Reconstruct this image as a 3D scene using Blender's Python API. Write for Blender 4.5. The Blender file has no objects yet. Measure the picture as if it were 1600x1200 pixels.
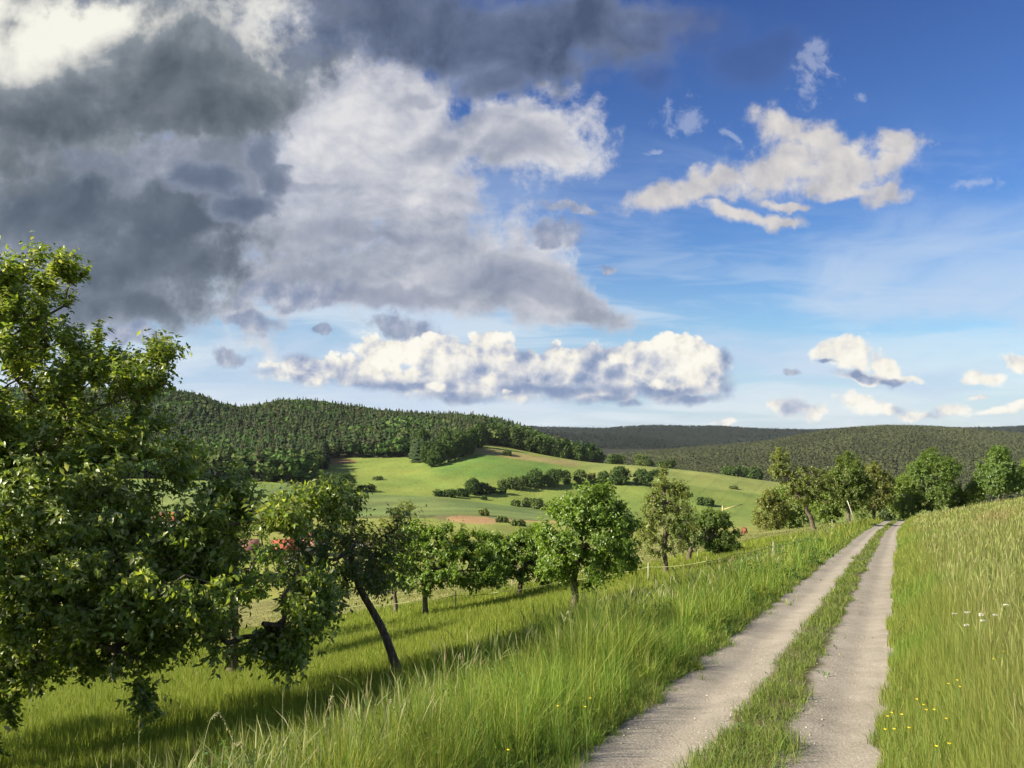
import bpy, math
import numpy as np
from mathutils import Vector, Euler

sc = bpy.context.scene
F = 1256.0            # focal length of the photograph in its own 1600 px pixels
HY = 680.0            # row of the horizon

# ------------------------------------------------------------------ camera
cam_d = bpy.data.cameras.new("camera")
cam_d.sensor_width = 36.0
cam_d.lens = 36.0 * F / 1600.0
cam_d.shift_y = (HY - 600.0) / 1600.0
cam_d.clip_start = 0.05
cam_d.clip_end = 40000.0
cam = bpy.data.objects.new("camera", cam_d)
sc.collection.objects.link(cam)
cam.location = (0, 0, 0)
cam.rotation_euler = (math.radians(90), 0, 0)
sc.camera = cam

# ------------------------------------------------------------------ light
SUN_EL = math.radians(30)
SUN_AZ = (-0.95, -0.31)      # horizontal direction TOWARDS the sun
_n = math.hypot(*SUN_AZ)
sun_dir = Vector((SUN_AZ[0] / _n * math.cos(SUN_EL), SUN_AZ[1] / _n * math.cos(SUN_EL), math.sin(SUN_EL)))
sun_d = bpy.data.lights.new("sun", 'SUN')
sun_d.energy = 5.0
sun_d.angle = math.radians(0.6)
sun_d.color = (1.0, 0.90, 0.72)
sun = bpy.data.objects.new("sun", sun_d)
sc.collection.objects.link(sun)
sun.rotation_euler = sun_dir.to_track_quat('Z', 'Y').to_euler()

EXPO = 1.2
sc.view_settings.view_transform = 'Standard'
sc.view_settings.look = 'None'
sc.view_settings.exposure = EXPO
sc.view_settings.gamma = 1.0
sc.view_settings.use_curve_mapping = False
sc.render.film_transparent = False
sc.cycles.max_bounces = 6
sc.cycles.diffuse_bounces = 3
sc.cycles.glossy_bounces = 2
sc.cycles.transmission_bounces = 4
sc.cycles.transparent_max_bounces = 6
sc.cycles.use_denoising = True
sc.cycles.use_adaptive_sampling = True
sc.cycles.adaptive_threshold = 0.02
sc.cycles.volume_bounces = 0
sc.cycles.caustics_reflective = False
sc.cycles.caustics_refractive = False

# ------------------------------------------------------------------ sky with clouds
world = bpy.data.worlds.new("World")
sc.world = world
world.use_nodes = True
NT = world.node_tree
for n in list(NT.nodes):
    NT.nodes.remove(n)
SKY_STRENGTH = 0.08
KK = 1.0 / (SKY_STRENGTH * 2 ** EXPO)


class G:
    """Small helper to write node graphs as expressions."""
    def __init__(self, nt):
        self.nt = nt

    def put(self, sock, v):
        if isinstance(v, bpy.types.NodeSocket):
            self.nt.links.new(v, sock)
        elif v is not None:
            if isinstance(v, (tuple, list)):
                if len(sock.default_value) == 4 and len(v) == 3:
                    v = (*v, 1.0)
                sock.default_value = v
            else:
                sock.default_value = v

    def node(self, t, **kw):
        n = self.nt.nodes.new(t)
        for k, v in kw.items():
            setattr(n, k, v)
        return n

    def m(self, op, a, b=None, c=None, clamp=False):
        n = self.node('ShaderNodeMath', operation=op, use_clamp=clamp)
        self.put(n.inputs[0], a)
        self.put(n.inputs[1], b)
        self.put(n.inputs[2], c)
        return n.outputs[0]

    def v(self, op, a, b=None, s=None):
        n = self.node('ShaderNodeVectorMath', operation=op)
        self.put(n.inputs[0], a)
        self.put(n.inputs[1], b)
        if s is not None:
            self.put(n.inputs[3], s)
        return n.outputs[1] if op in ('LENGTH', 'DISTANCE', 'DOT_PRODUCT') else n.outputs[0]

    def xyz(self, a):
        n = self.node('ShaderNodeSeparateXYZ')
        self.put(n.inputs[0], a)
        return n.outputs

    def comb(self, x, y, z=0.0):
        n = self.node('ShaderNodeCombineXYZ')
        self.put(n.inputs[0], x)
        self.put(n.inputs[1], y)
        self.put(n.inputs[2], z)
        return n.outputs[0]

    def noise(self, vec, scale, detail=4.0, rough=0.55, kind='FBM', lac=2.0, dist=0.0, color=False, norm=True):
        n = self.node('ShaderNodeTexNoise', noise_dimensions='2D', noise_type=kind)
        if kind == 'FBM':
            n.normalize = norm
        self.put(n.inputs['Vector'], vec)
        n.inputs['Scale'].default_value = scale
        n.inputs['Detail'].default_value = detail
        n.inputs['Roughness'].default_value = rough
        n.inputs['Lacunarity'].default_value = lac
        n.inputs['Distortion'].default_value = dist
        return n.outputs['Color'] if color else n.outputs[0]

    def voro(self, vec, scale, detail=3.0, rough=0.5, smooth=0.4, rnd=1.0):
        n = self.node('ShaderNodeTexVoronoi', voronoi_dimensions='2D', feature='F1')
        self.put(n.inputs['Vector'], vec)
        n.inputs['Scale'].default_value = scale
        n.inputs['Detail'].default_value = detail
        n.inputs['Roughness'].default_value = rough
        n.inputs['Randomness'].default_value = rnd
        return n.outputs['Distance']

    def step(self, x, a, b, lo=0.0, hi=1.0, kind='SMOOTHSTEP'):
        n = self.node('ShaderNodeMapRange', interpolation_type=kind)
        self.put(n.inputs[0], x)
        self.put(n.inputs[1], a)
        self.put(n.inputs[2], b)
        self.put(n.inputs[3], lo)
        self.put(n.inputs[4], hi)
        return n.outputs[0]

    def mix(self, f, a, b, kind='RGBA', blend='MIX'):
        n = self.node('ShaderNodeMix', data_type=kind)
        if kind == 'RGBA':
            n.blend_type = blend
            self.put(n.inputs[0], f)
            self.put(n.inputs[6], a)
            self.put(n.inputs[7], b)
            return n.outputs[2]
        self.put(n.inputs[0], f)
        self.put(n.inputs[2], a)
        self.put(n.inputs[3], b)
        return n.outputs[0]

    def ramp(self, x, stops, interp='LINEAR'):
        n = self.node('ShaderNodeValToRGB')
        self.put(n.inputs[0], x)
        cr = n.color_ramp
        cr.interpolation = interp
        while len(cr.elements) < len(stops):
            cr.elements.new(0.5)
        for e, (p, c) in zip(cr.elements, stops):
            e.position = p
            e.color = (*c, 1.0) if len(c) == 3 else c
        return n.outputs[0]


def lin(r, g, b):
    """sRGB 0..255 to linear."""
    return tuple(((c / 255) / 12.92 if c / 255 <= .04045 else ((c / 255 + .055) / 1.055) ** 2.4) for c in (r, g, b))


g = G(NT)
tc = g.node('ShaderNodeTexCoord')
dx_, dy_, dz_ = g.xyz(tc.outputs['Generated'])
ay = g.m('MAXIMUM', g.m('ABSOLUTE', dy_), 0.12)
U = g.m('DIVIDE', dx_, ay)
V = g.m('DIVIDE', dz_, ay)
P = g.comb(U, V, 0.0)


def warp(p, scale, amp, detail=2.0, z=0.0):
    q = g.v('ADD', p, (0, 0, z)) if z else p
    c = g.noise(q, scale, detail, 0.55, color=True)
    c = g.v('SUBTRACT', c, (0.5, 0.5, 0.5))
    c = g.v('SCALE', c, s=amp)
    return g.v('ADD', p, c)


def blobs(p, lst, k=0.25):
    """min over ellipses of the normalised distance (1 on the edge)."""
    out = None
    for (px, py, rx, ry, rot) in lst:
        mp = g.node('ShaderNodeMapping', vector_type='TEXTURE')
        g.put(mp.inputs['Vector'], p)
        mp.inputs['Location'].default_value = ((px - 800) / F, (HY - py) / F, 0)
        mp.inputs['Rotation'].default_value = (0, 0, math.radians(rot))
        mp.inputs['Scale'].default_value = (rx / F, ry / F, 1000.0)
        d = g.v('LENGTH', mp.outputs[0])
        if out is None:
            out = d
        else:
            out = g.m('SMOOTH_MIN', out, d, k)
    return out


def emit(c):
    b = g.node('ShaderNodeBackground')
    g.put(b.inputs['Color'], c)
    b.inputs['Strength'].default_value = SKY_STRENGTH
    return b.outputs[0]


def over(base, col, alpha):
    mx = g.node('ShaderNodeMixShader')
    g.put(mx.inputs[0], alpha)
    NT.links.new(base, mx.inputs[1])
    NT.links.new(emit(col), mx.inputs[2])
    return mx.outputs[0]


# clear sky
sky = g.node('ShaderNodeTexSky', sky_type='NISHITA')
sky.sun_disc = False
sky.sun_elevation = SUN_EL
sky.sun_rotation = math.atan2(SUN_AZ[0], SUN_AZ[1])
sky.altitude = 200
sky.air_density = 1.0
sky.dust_density = 0.4
sky.ozone_density = 2.2
el = g.m('DIVIDE', dz_, 1.0)
tint = g.ramp(g.step(el, 0.0, 0.5, kind='LINEAR'),
              [(0.0, (0.63, 0.68, 0.72)), (0.25, (0.44, 0.62, 0.74)), (0.55, (0.31, 0.475, 0.74)), (1.0, (0.215, 0.325, 0.60))])
skyc = g.mix(1.0, sky.outputs[0], tint, blend='MULTIPLY')

fine = g.noise(P, 34.0, 6.0, 0.62)
med = g.noise(P, 9.0, 6.0, 0.58)
big = g.noise(P, 3.2, 5.0, 0.55)
Pw = warp(P, 5.0, 0.10, 3.0)
Pf = warp(Pw, 22.0, 0.030, 3.0)
cauli = g.voro(warp(P, 30.0, 0.012, 3.0), 26.0, 4.0, 0.55, 0.35)
cauli_s = g.voro(warp(g.v('ADD', P, (0.0085, -0.011, 0)), 30.0, 0.012, 3.0), 26.0, 4.0, 0.55, 0.35)
relief = g.m('SUBTRACT', cauli_s, cauli)       # lit from upper left

# thin veil and streaks near the horizon
Ps = g.v('MULTIPLY', P, (1.6, 11.0, 1.0))
streak = g.noise(warp(Ps, 2.0, 0.5), 1.7, 6.0, 0.6)
veil = g.m('MULTIPLY', g.step(streak, 0.38, 0.62), g.step(V, 0.34, 0.04))
veil = g.m('MULTIPLY', veil, g.step(U, 0.75, -0.25, 0.55, 1.0))
col = over(emit(skyc), tuple(c * KK for c in lin(222, 233, 242)), g.m('MULTIPLY', veil, 0.80))
lowhaze = g.step(V, g.step(U, 0.5, -0.2, 0.20, 0.30), 0.0, 0.0, 0.85)
lowhaze = g.m('MULTIPLY', lowhaze, g.step(U, 0.8, -0.3, 0.62, 1.0))
col = over(col, g.mix(g.step(streak, 0.35, 0.62), tuple(c * KK for c in lin(178, 205, 232)), tuple(c * KK for c in lin(218, 230, 241))), lowhaze)


def cloud_color(x, stops):
    return g.v('SCALE', g.ramp(x, [(p, lin(*c)) for p, c in stops]), s=KK)


# high thin veil drawn across the blue
vst = g.noise(warp(g.v('MULTIPLY', P, (1.0, 3.2, 1.0)), 1.5, 0.5), 2.6, 7.0, 0.62)
vv = g.m('MULTIPLY', g.step(vst, 0.38, 0.70, 0.0, 0.75), g.step(V, 0.44, 0.14))
col = over(col, tuple(c * KK for c in lin(196, 214, 238)), vv)

# light broken altocumulus in the middle
Lf = blobs(Pw, [(570, 190, 200, 120, 0), (470, 330, 160, 160, 10), (630, 320, 150, 140, -10), (760, 215, 130, 62, 5),
                (560, 440, 220, 60, 3), (740, 450, 200, 46, -8), (890, 466, 100, 28, -10), (690, 390, 160, 62, -20)], 0.3)
Ln = g.noise(warp(P, 6, .06), 7.0, 7.0, .60)
Ld = g.m('ADD', Lf, g.m('MULTIPLY', g.m('SUBTRACT', Ln, 0.5), 1.9))
Ld = g.m('ADD', Ld, g.m('MULTIPLY', g.m('SUBTRACT', fine, 0.5), 0.9))
La = g.step(Ld, 1.28, 0.68, 0.0, 0.95)
pf = g.noise(g.v('MULTIPLY', warp(P, 12, 0.03), (1.0, 1.5, 1.0)), 11.0, 6.0, 0.58)
pfs = g.noise(g.v('MULTIPLY', warp(g.v('ADD', P, (0.008, -0.012, 0)), 12, 0.03), (1.0, 1.5, 1.0)), 11.0, 6.0, 0.58)
Lx = g.m('ADD', g.m('MULTIPLY', g.m('SUBTRACT', pf, pfs), 0.9), g.m('MULTIPLY', g.m('SUBTRACT', Ln, 0.5), -1.1))
Lx = g.m('ADD', Lx, g.step(V, 0.17, 0.42, 0.40, 0.66))
Lx = g.m('ADD', Lx, g.step(Ld, 0.5, 1.3, -0.05, 0.22))
Lc = cloud_color(Lx, [(0.05, (136, 145, 163)), (0.32, (166, 172, 186)), (0.56, (196, 198, 207)), (0.85, (228, 227, 228))])
col = over(col, Lc, La)
Lg = blobs(Pf, [(800, 222, 60, 30, 0), (740, 178, 60, 20, 0), (700, 235, 40, 20, 0), (820, 445, 130, 26, -8), (600, 475, 160, 18, 0), (560, 380, 120, 22, 0), (480, 300, 60, 14, 0), (640, 150, 60, 16, 10)], 0.2)
Lg = g.m('ADD', Lg, g.m('MULTIPLY', g.m('SUBTRACT', Ln, 0.5), 2.0))
col = over(col, cloud_color(Lx, [(0.2, (132, 143, 166)), (0.7, (160, 166, 184))]), g.step(Lg, 1.3, 0.3, 0.0, 0.75))


def layer(base, lst, dark, light, wob=0.9, wf=0.3, a0=1.12, a1=0.85, al=0.97, k=0.25, glow_=None, nz=5.0, ns=0.8, seed=0.0, edge=0.5, bias=0.0, noi=None):
    """one sheet of cloud, thin and light at its rim, darker where it is deep."""
    f = blobs(Pw if wob > 0.5 else Pf, lst, k)
    q = g.v('ADD', P, (seed, seed * 1.7, 0))
    nn = g.noise(warp(q, 5.0, 0.07), nz, 7.0, 0.57)
    d = g.m('ADD', f, g.m('MULTIPLY', g.m('SUBTRACT', nn, 0.5), wob))
    d = g.m('ADD', d, g.m('MULTIPLY', g.m('SUBTRACT', fine, 0.5), wf))
    d = g.m('ADD', d, g.m('MULTIPLY', g.m('SUBTRACT', cauli, 0.68), 0.18))
    a = g.step(d, a0, a1, 0.0, al)
    n2 = g.noise(warp(g.v('ADD', q, (0.015, -0.022, 0)), 5.0, 0.07), nz, 7.0, 0.57)
    x = g.m('ADD', g.m('MULTIPLY', g.m('SUBTRACT', nn, n2), 1.1), g.m('MULTIPLY', g.m('SUBTRACT', nn, 0.5), ns))
    x = g.m('ADD', x, g.step(d, 0.35, 1.1, 0.18 + bias, 0.18 + edge + bias))
    if glow_ is not None:
        x = g.m('ADD', x, glow_)
    mid_c = tuple((a_ + b_) / 2 for a_, b_ in zip(dark, light))
    hi = tuple(min(255, b_ + 34) for b_ in light)
    if glow_ is not None:
        c = cloud_color(x, [(0.0, dark), (0.30, mid_c), (0.55, light), (0.80, (222, 221, 214)), (1.0, (250, 248, 236))])
    else:
        c = cloud_color(x, [(0.0, dark), (0.35, mid_c), (0.7, light), (1.0, hi)])
    return over(base, c, a)


# the dark deck: a pale back sheet, then darker sheets in front of it
col = layer(col, [(150, 320, 330, 190, 0), (350, 260, 120, 110, 0), (150, 440, 220, 70, 0), (330, 120, 190, 110, 0), (250, 10, 420, 90, 0), (560, 20, 160, 70, 0)], (102, 113, 128), (160, 166, 180), a0=1.3, a1=0.7, bias=0.16, seed=1.3, wf=.5)
col = layer(col, [(60, 350, 200, 80, 0), (290, 335, 150, 60, 8), (210, 410, 210, 76, -4), (70, 470, 150, 50, 0), (190, 480, 90, 34, -10)], (80, 93, 110), (136, 146, 160), a0=1.28, a1=0.72, al=0.92, seed=2.1, wf=.7)
col = layer(col, [(415, 235, 38, 62, 10), (440, 285, 38, 40, -30), (385, 330, 70, 30, 0), (330, 290, 60, 34, 0)], (88, 102, 126), (138, 148, 168), wob=0.5, a0=1.2, a1=0.75, al=0.92, seed=3.7, wf=.6)
glow = blobs(Pw, [(90, 60, 120, 50, 0), (430, 18, 90, 34, 0), (-80, 60, 120, 70, 0), (20, 90, 90, 40, 0)], 0.3)
glow = g.step(g.m('ADD', glow, g.m('MULTIPLY', g.m('SUBTRACT', med, 0.5), 1.0)), 2.0, 0.3, 0.0, 0.66)
glow = g.m('ADD', glow, g.step(V, 0.40, 0.56, -0.08, 0.22))
col = layer(col, [(90, 110, 330, 120, 0), (70, 190, 190, 56, 0), (310, 130, 210, 84, 8), (450, 50, 140, 76, 0), (-150, 200, 250, 150, 0)], (82, 93, 104), (138, 146, 154), a0=1.2, a1=0.8, wf=.5, glow_=glow, seed=0.4, edge=0.25)
col = layer(col, [(600, 20, 240, 84, 0), (800, 55, 190, 80, 6), (790, 112, 130, 40, -5), (940, 50, 150, 66, 0)], (74, 88, 116), (134, 146, 174), a0=1.25, a1=0.6, al=0.95, seed=5.2, edge=0.35, wf=.6)
col = layer(col, [(1050, 50, 110, 50, 0), (1190, 95, 90, 40, 0), (1010, 120, 60, 20, 0)], (74, 92, 140), (98, 118, 170), a0=1.3, a1=0.3, al=0.45, seed=6.2)

# small grey shreds
Sf = blobs(Pf, [(640, 516, 56, 19, -12), (400, 508, 62, 15, -10), (365, 552, 34, 12, -15), (850, 370, 44, 22, 10), (868, 328, 40, 10, 0),
                (520, 532, 16, 9, 0), (185, 530, 55, 24, -5), (470, 470, 90, 22, 0),
                (960, 405, 20, 8, 0), (1225, 578, 20, 9, 0)], 0.1)
Sd = g.m('ADD', Sf, g.m('MULTIPLY', g.m('SUBTRACT', fine, 0.5), 1.3))
Sa = g.step(Sd, 1.15, 0.55, 0.0, 0.85)
Sc = cloud_color(g.m('ADD', g.m('MULTIPLY', relief, 0.8), 0.4), [(0.0, (130, 143, 172)), (0.5, (158, 166, 188)), (1.0, (196, 200, 212))])
col = over(col, Sc, Sa)

# cream cloud over the blue
Rf = blobs(Pf, [(1035, 308, 80, 26, 6), (1130, 290, 110, 34, 12), (1235, 262, 105, 48, 18), (1330, 262, 90, 44, -12), (1235, 190, 45, 30, -25),
                (1405, 218, 46, 27, -12), (1290, 215, 60, 30, -25), (1345, 302, 75, 18, -6), (1410, 300, 40, 12, -10),
                (1150, 352, 60, 14, -22), (1210, 362, 62, 14, -4), (1240, 330, 50, 10, -4), (1390, 255, 45, 30, 30)], 0.16)
Rd = g.m('ADD', Rf, g.m('MULTIPLY', g.m('SUBTRACT', fine, 0.5), 1.4))
Rd = g.m('ADD', Rd, g.m('MULTIPLY', g.m('SUBTRACT', med, 0.5), 0.6))
Ra = g.step(Rd, 1.30, 0.42, 0.0, 0.98)
mr = g.noise(warp(P, 10, 0.03), 11.0, 5.0, 0.5)
mr2 = g.noise(warp(g.v('ADD', P, (0.012, -0.016, 0)), 10, 0.03), 11.0, 5.0, 0.5)
Rx = g.m('ADD', g.m('MULTIPLY', g.m('SUBTRACT', mr, mr2), 1.2), 0.60)
Rx = g.m('ADD', Rx, g.m('MULTIPLY', relief, 0.15))
Rc = cloud_color(Rx, [(0.1, (142, 150, 172)), (0.4, (186, 186, 192)), (0.65, (214, 210, 208)), (0.95, (236, 231, 224))])
col = over(col, Rc, Ra)
# wisps
Wf = blobs(Pf, [(1075, 175, 55, 26, -15), (1270, 110, 24, 34, 0), (1335, 128, 14, 10, 0), (1545, 303, 44, 10, 5), (1020, 215, 18, 8, 0), (1165, 215, 18, 8, -40)], 0.1)
Wa = g.step(g.m('ADD', Wf, g.m('MULTIPLY', g.m('SUBTRACT', g.noise(warp(P, 20, .03), 50, 6, .65), 0.5), 3.0)), 1.1, 0.1, 0.0, 0.36)
col = over(col, tuple(c * KK for c in lin(205, 212, 230)), Wa)

# cumulus: bright heads, blue-grey feet
C1 = [(470, 578, 60, 16, -8), (560, 575, 100, 26, -4), (600, 555, 60, 34, -5), (575, 585, 90, 24, 0), (690, 560, 70, 42, 0), (760, 545, 56, 34, 0), (720, 590, 120, 34, 0),
      (830, 580, 110, 38, 0), (900, 560, 70, 30, 0), (960, 575, 90, 38, 0), (1020, 565, 80, 40, 0), (1070, 545, 44, 34, 0), (1105, 575, 40, 44, 0),
      (1060, 600, 80, 26, 0), (740, 612, 60, 14, 0), (950, 614, 60, 14, 0)]
Pc = warp(P, 11.0, 0.022, 2.0)
Pc = warp(Pc, 45.0, 0.010, 2.0)
C2 = [(1290, 548, 36, 22, -10), (1335, 555, 52, 30, -8), (1385, 578, 38, 22, -25), (1415, 595, 30, 10, -10), (1355, 590, 55, 13, -5)]
C3 = [(1240, 632, 40, 22, 0), (1268, 640, 30, 18, 0), (1215, 630, 18, 9, 0), (1350, 628, 46, 19, -10), (1385, 635, 36, 14, -5), (1480, 640, 56, 12, 0),
      (1530, 592, 34, 14, -5), (1548, 596, 24, 14, 0), (1590, 572, 38, 14, -15), (1560, 648, 60, 9, 0), (1600, 640, 26, 12, 0), (1132, 662, 22, 7, 0), (1530, 624, 24, 7, 0), (1440, 648, 40, 8, 0)]
CUM = [(0.0, (128, 148, 184)), (0.20, (154, 168, 196)), (0.42, (188, 195, 212)), (0.62, (222, 222, 222)), (0.82, (246, 241, 229)), (1.0, (255, 251, 240))]


def cumulus(base, lst, amp, x, bias=0.60, a0=1.06, a1=0.84, wf=0.3):
    f = blobs(Pc, lst, 0.16)
    d = g.m('ADD', f, g.m('MULTIPLY', g.m('SUBTRACT', cauli, bias), amp))
    d = g.m('ADD', d, g.m('MULTIPLY', g.m('SUBTRACT', fine, 0.5), wf))
    return over(base, cloud_color(x, CUM), g.step(d, a0, a1, 0.0, 0.98))


soft = g.noise(warp(P, 9.0, 0.04), 12.0, 4.0, .5)
# the bank: sunlit heads behind, grey bellies in front, a few lit knuckles on top
x = g.m('ADD', g.m('MULTIPLY', g.m('SUBTRACT', soft, 0.5), 1.0), g.m('ADD', 0.80, g.m('MULTIPLY', relief, 0.65)))
col = cumulus(col, C1, 0.5, x)
x = g.m('ADD', g.m('MULTIPLY', g.m('SUBTRACT', soft, 0.5), 1.1), g.m('ADD', 0.38, g.m('MULTIPLY', relief, 0.65)))
col = cumulus(col, [(470, 588, 70, 12, -8), (600, 600, 90, 12, -4), (760, 590, 75, 30, 0), (850, 590, 90, 26, 0), (930, 575, 60, 26, 0), (1010, 575, 55, 20, 0), (800, 560, 30, 14, 0),
                    (700, 610, 80, 18, 0), (820, 608, 120, 20, 0), (980, 606, 100, 18, 0), (1120, 600, 28, 22, 0), (1133, 570, 14, 28, 0), (668, 575, 20, 12, 0), (900, 590, 120, 24, 0), (480, 570, 60, 14, -6)], 0.45, x, a0=1.45, a1=0.35, wf=0.6)
x = g.m('ADD', g.m('MULTIPLY', g.m('SUBTRACT', soft, 0.5), 0.6), g.m('ADD', 0.06, g.m('MULTIPLY', relief, 0.4)))
col = cumulus(col, [(725, 622, 60, 10, 0), (940, 622, 46, 9, 0), (985, 630, 20, 6, 0), (1080, 622, 50, 8, 0), (1040, 612, 70, 10, 0), (870, 608, 90, 10, 0), (640, 606, 60, 7, -4)], 0.5, x, a0=1.5, a1=0.4, wf=0.6)
x = g.m('ADD', g.m('MULTIPLY', g.m('SUBTRACT', soft, 0.5), 0.8), g.m('ADD', 0.86, g.m('MULTIPLY', relief, 0.5)))
col = cumulus(col, [(1075, 592, 42, 18, 0), (1030, 602, 40, 9, 0), (965, 565, 26, 12, 0), (685, 606, 22, 9, 0), (590, 585, 40, 10, 0), (640, 566, 22, 8, 0), (900, 555, 16, 8, 0), (795, 610, 9, 5, 0)], 0.9, x, a0=1.25, a1=0.5, wf=0.8)
# single clouds on the right
x = g.m('ADD', g.m('MULTIPLY', g.m('SUBTRACT', soft, 0.5), 0.8), g.m('ADD', 0.88, g.m('MULTIPLY', relief, 0.35)))
col = cumulus(col, C2, 0.55, x, a0=1.12, a1=0.7, wf=.5)
x = g.m('ADD', g.m('MULTIPLY', g.m('SUBTRACT', soft, 0.5), 0.8), g.m('ADD', 0.12, g.m('MULTIPLY', relief, 0.4)))
col = cumulus(col, [(1345, 588, 44, 10, -6), (1400, 598, 30, 8, -6), (1290, 562, 20, 5, -10)], 0.6, x, a0=1.25, a1=0.55, wf=0.8)
x = g.m('ADD', g.m('MULTIPLY', g.m('SUBTRACT', soft, 0.5), 1.2), g.m('ADD', 0.74, g.m('MULTIPLY', relief, 0.5)))
col = cumulus(col, C3, 0.5, x, a0=1.15, a1=0.6, wf=0.6)

# behind the viewer and below the horizon the sky is plain broken cloud
bg2 = g.node('ShaderNodeBackground')
back = g.mix(g.step(g.noise(g.comb(dx_, dz_), 3.0, 2.0), 0.42, 0.62, 0.15, 0.7), skyc, tuple(c * KK for c in lin(190, 200, 215)))
g.put(bg2.inputs['Color'], back)
bg2.inputs['Strength'].default_value = SKY_STRENGTH
front = g.m('MULTIPLY', g.step(dy_, 0.14, 0.30), g.step(dz_, -0.06, -0.03))
mxs = g.node('ShaderNodeMixShader')
g.put(mxs.inputs[0], front)
NT.links.new(bg2.outputs[0], mxs.inputs[1])
NT.links.new(col, mxs.inputs[2])
wo = g.node('ShaderNodeOutputWorld')
NT.links.new(mxs.outputs[0], wo.inputs['Surface'])
world.cycles.sampling_method = 'MANUAL'
world.cycles.sample_map_resolution = 256

# ================================================================== helpers
rng = np.random.default_rng(7)


def tag(o, label=None, cat=None, group=None, kind=None):
    if label: o['label'] = label
    if cat: o['category'] = cat
    if group: o['group'] = group
    if kind: o['kind'] = kind
    return o


def link(o, parent=None):
    sc.collection.objects.link(o)
    if parent is not None:
        o.parent = parent
    return o


def empty(name, loc):
    o = bpy.data.objects.new(name, None)
    o.location = loc
    o.empty_display_size = 0.3
    return link(o)


def mesh_np(name, Vt, T=None, Q=None, mat=None, parent=None, col=None, smooth=False, loc=None, mat_idx=None):
    """One mesh object from numpy arrays of vertices, triangles and quads."""
    me = bpy.data.meshes.new(name)
    Vt = np.asarray(Vt, np.float32)
    me.vertices.add(len(Vt))
    me.vertices.foreach_set('co', Vt.ravel())
    parts, starts, tot = [], [], 0
    if T is not None and len(T):
        T = np.asarray(T, np.int32)
        parts.append(T.ravel())
        starts.append(np.arange(len(T)) * 3)
        tot = len(T) * 3
    if Q is not None and len(Q):
        Q = np.asarray(Q, np.int32)
        parts.append(Q.ravel())
        starts.append(tot + np.arange(len(Q)) * 4)
    li = np.concatenate(parts)
    st = np.concatenate(starts).astype(np.int32)
    me.loops.add(len(li))
    me.loops.foreach_set('vertex_index', li)
    me.polygons.add(len(st))
    me.polygons.foreach_set('loop_start', st)
    if smooth:
        me.polygons.foreach_set('use_smooth', np.ones(len(st), bool))
    me.update(calc_edges=True)
    if col is not None:
        a = me.color_attributes.new('col', 'FLOAT_COLOR', 'POINT')
        c = np.ones((len(Vt), 4), np.float32)
        c[:, :3] = col
        a.data.foreach_set('color', c.ravel())
    if mat is not None:
        for m_ in (mat if isinstance(mat, (list, tuple)) else [mat]):
            me.materials.append(m_)
    if mat_idx is not None:
        me.polygons.foreach_set('material_index', np.asarray(mat_idx, np.int32))
    o = bpy.data.objects.new(name, me)
    if loc is not None:
        o.location = loc
    return link(o, parent)


def sstep(x, a, b):
    t = np.clip((x - a) / (b - a), 0, 1)
    return t * t * (3 - 2 * t)


# lattice value noise, for shapes and scatter
_NT = rng.random((256, 256)).astype(np.float32)


def vnoise(x, y, sc_=1.0, seed=0):
    x = np.asarray(x, float) / sc_ + seed * 37.7
    y = np.asarray(y, float) / sc_ + seed * 91.3
    xi, yi = np.floor(x).astype(int), np.floor(y).astype(int)
    fx, fy = x - xi, y - yi
    fx = fx * fx * (3 - 2 * fx)
    fy = fy * fy * (3 - 2 * fy)
    a = _NT[xi & 255, yi & 255]; b = _NT[(xi + 1) & 255, yi & 255]
    c = _NT[xi & 255, (yi + 1) & 255]; d = _NT[(xi + 1) & 255, (yi + 1) & 255]
    return (a * (1 - fx) + b * fx) * (1 - fy) + (c * (1 - fx) + d * fx) * fy


def fbm(x, y, sc_=1.0, oct_=4, seed=0):
    s, a, t = 0, 1.0, 0
    for i in range(oct_):
        s = s + a * vnoise(x, y, sc_ / 2 ** i, seed + i)
        t += a
        a *= 0.5
    return s / t


# ================================================================== terrain
PXS = np.array([-900, -300, 0, 120, 200, 260, 310, 350, 385, 420, 460, 510, 560, 610, 660, 705, 750, 800, 850, 930, 1000, 1060, 1100, 1160, 1220, 1260, 1340, 1400, 1440, 1530, 1600, 2000, 2600.])


def zrow(pts, Y, tree=0.0):
    """z of the ground at depth Y from (px, row) pairs."""
    p = np.array(pts, float)
    py = np.interp(PXS, p[:, 0], p[:, 1])
    return (HY - py) / F * Y - tree


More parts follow.
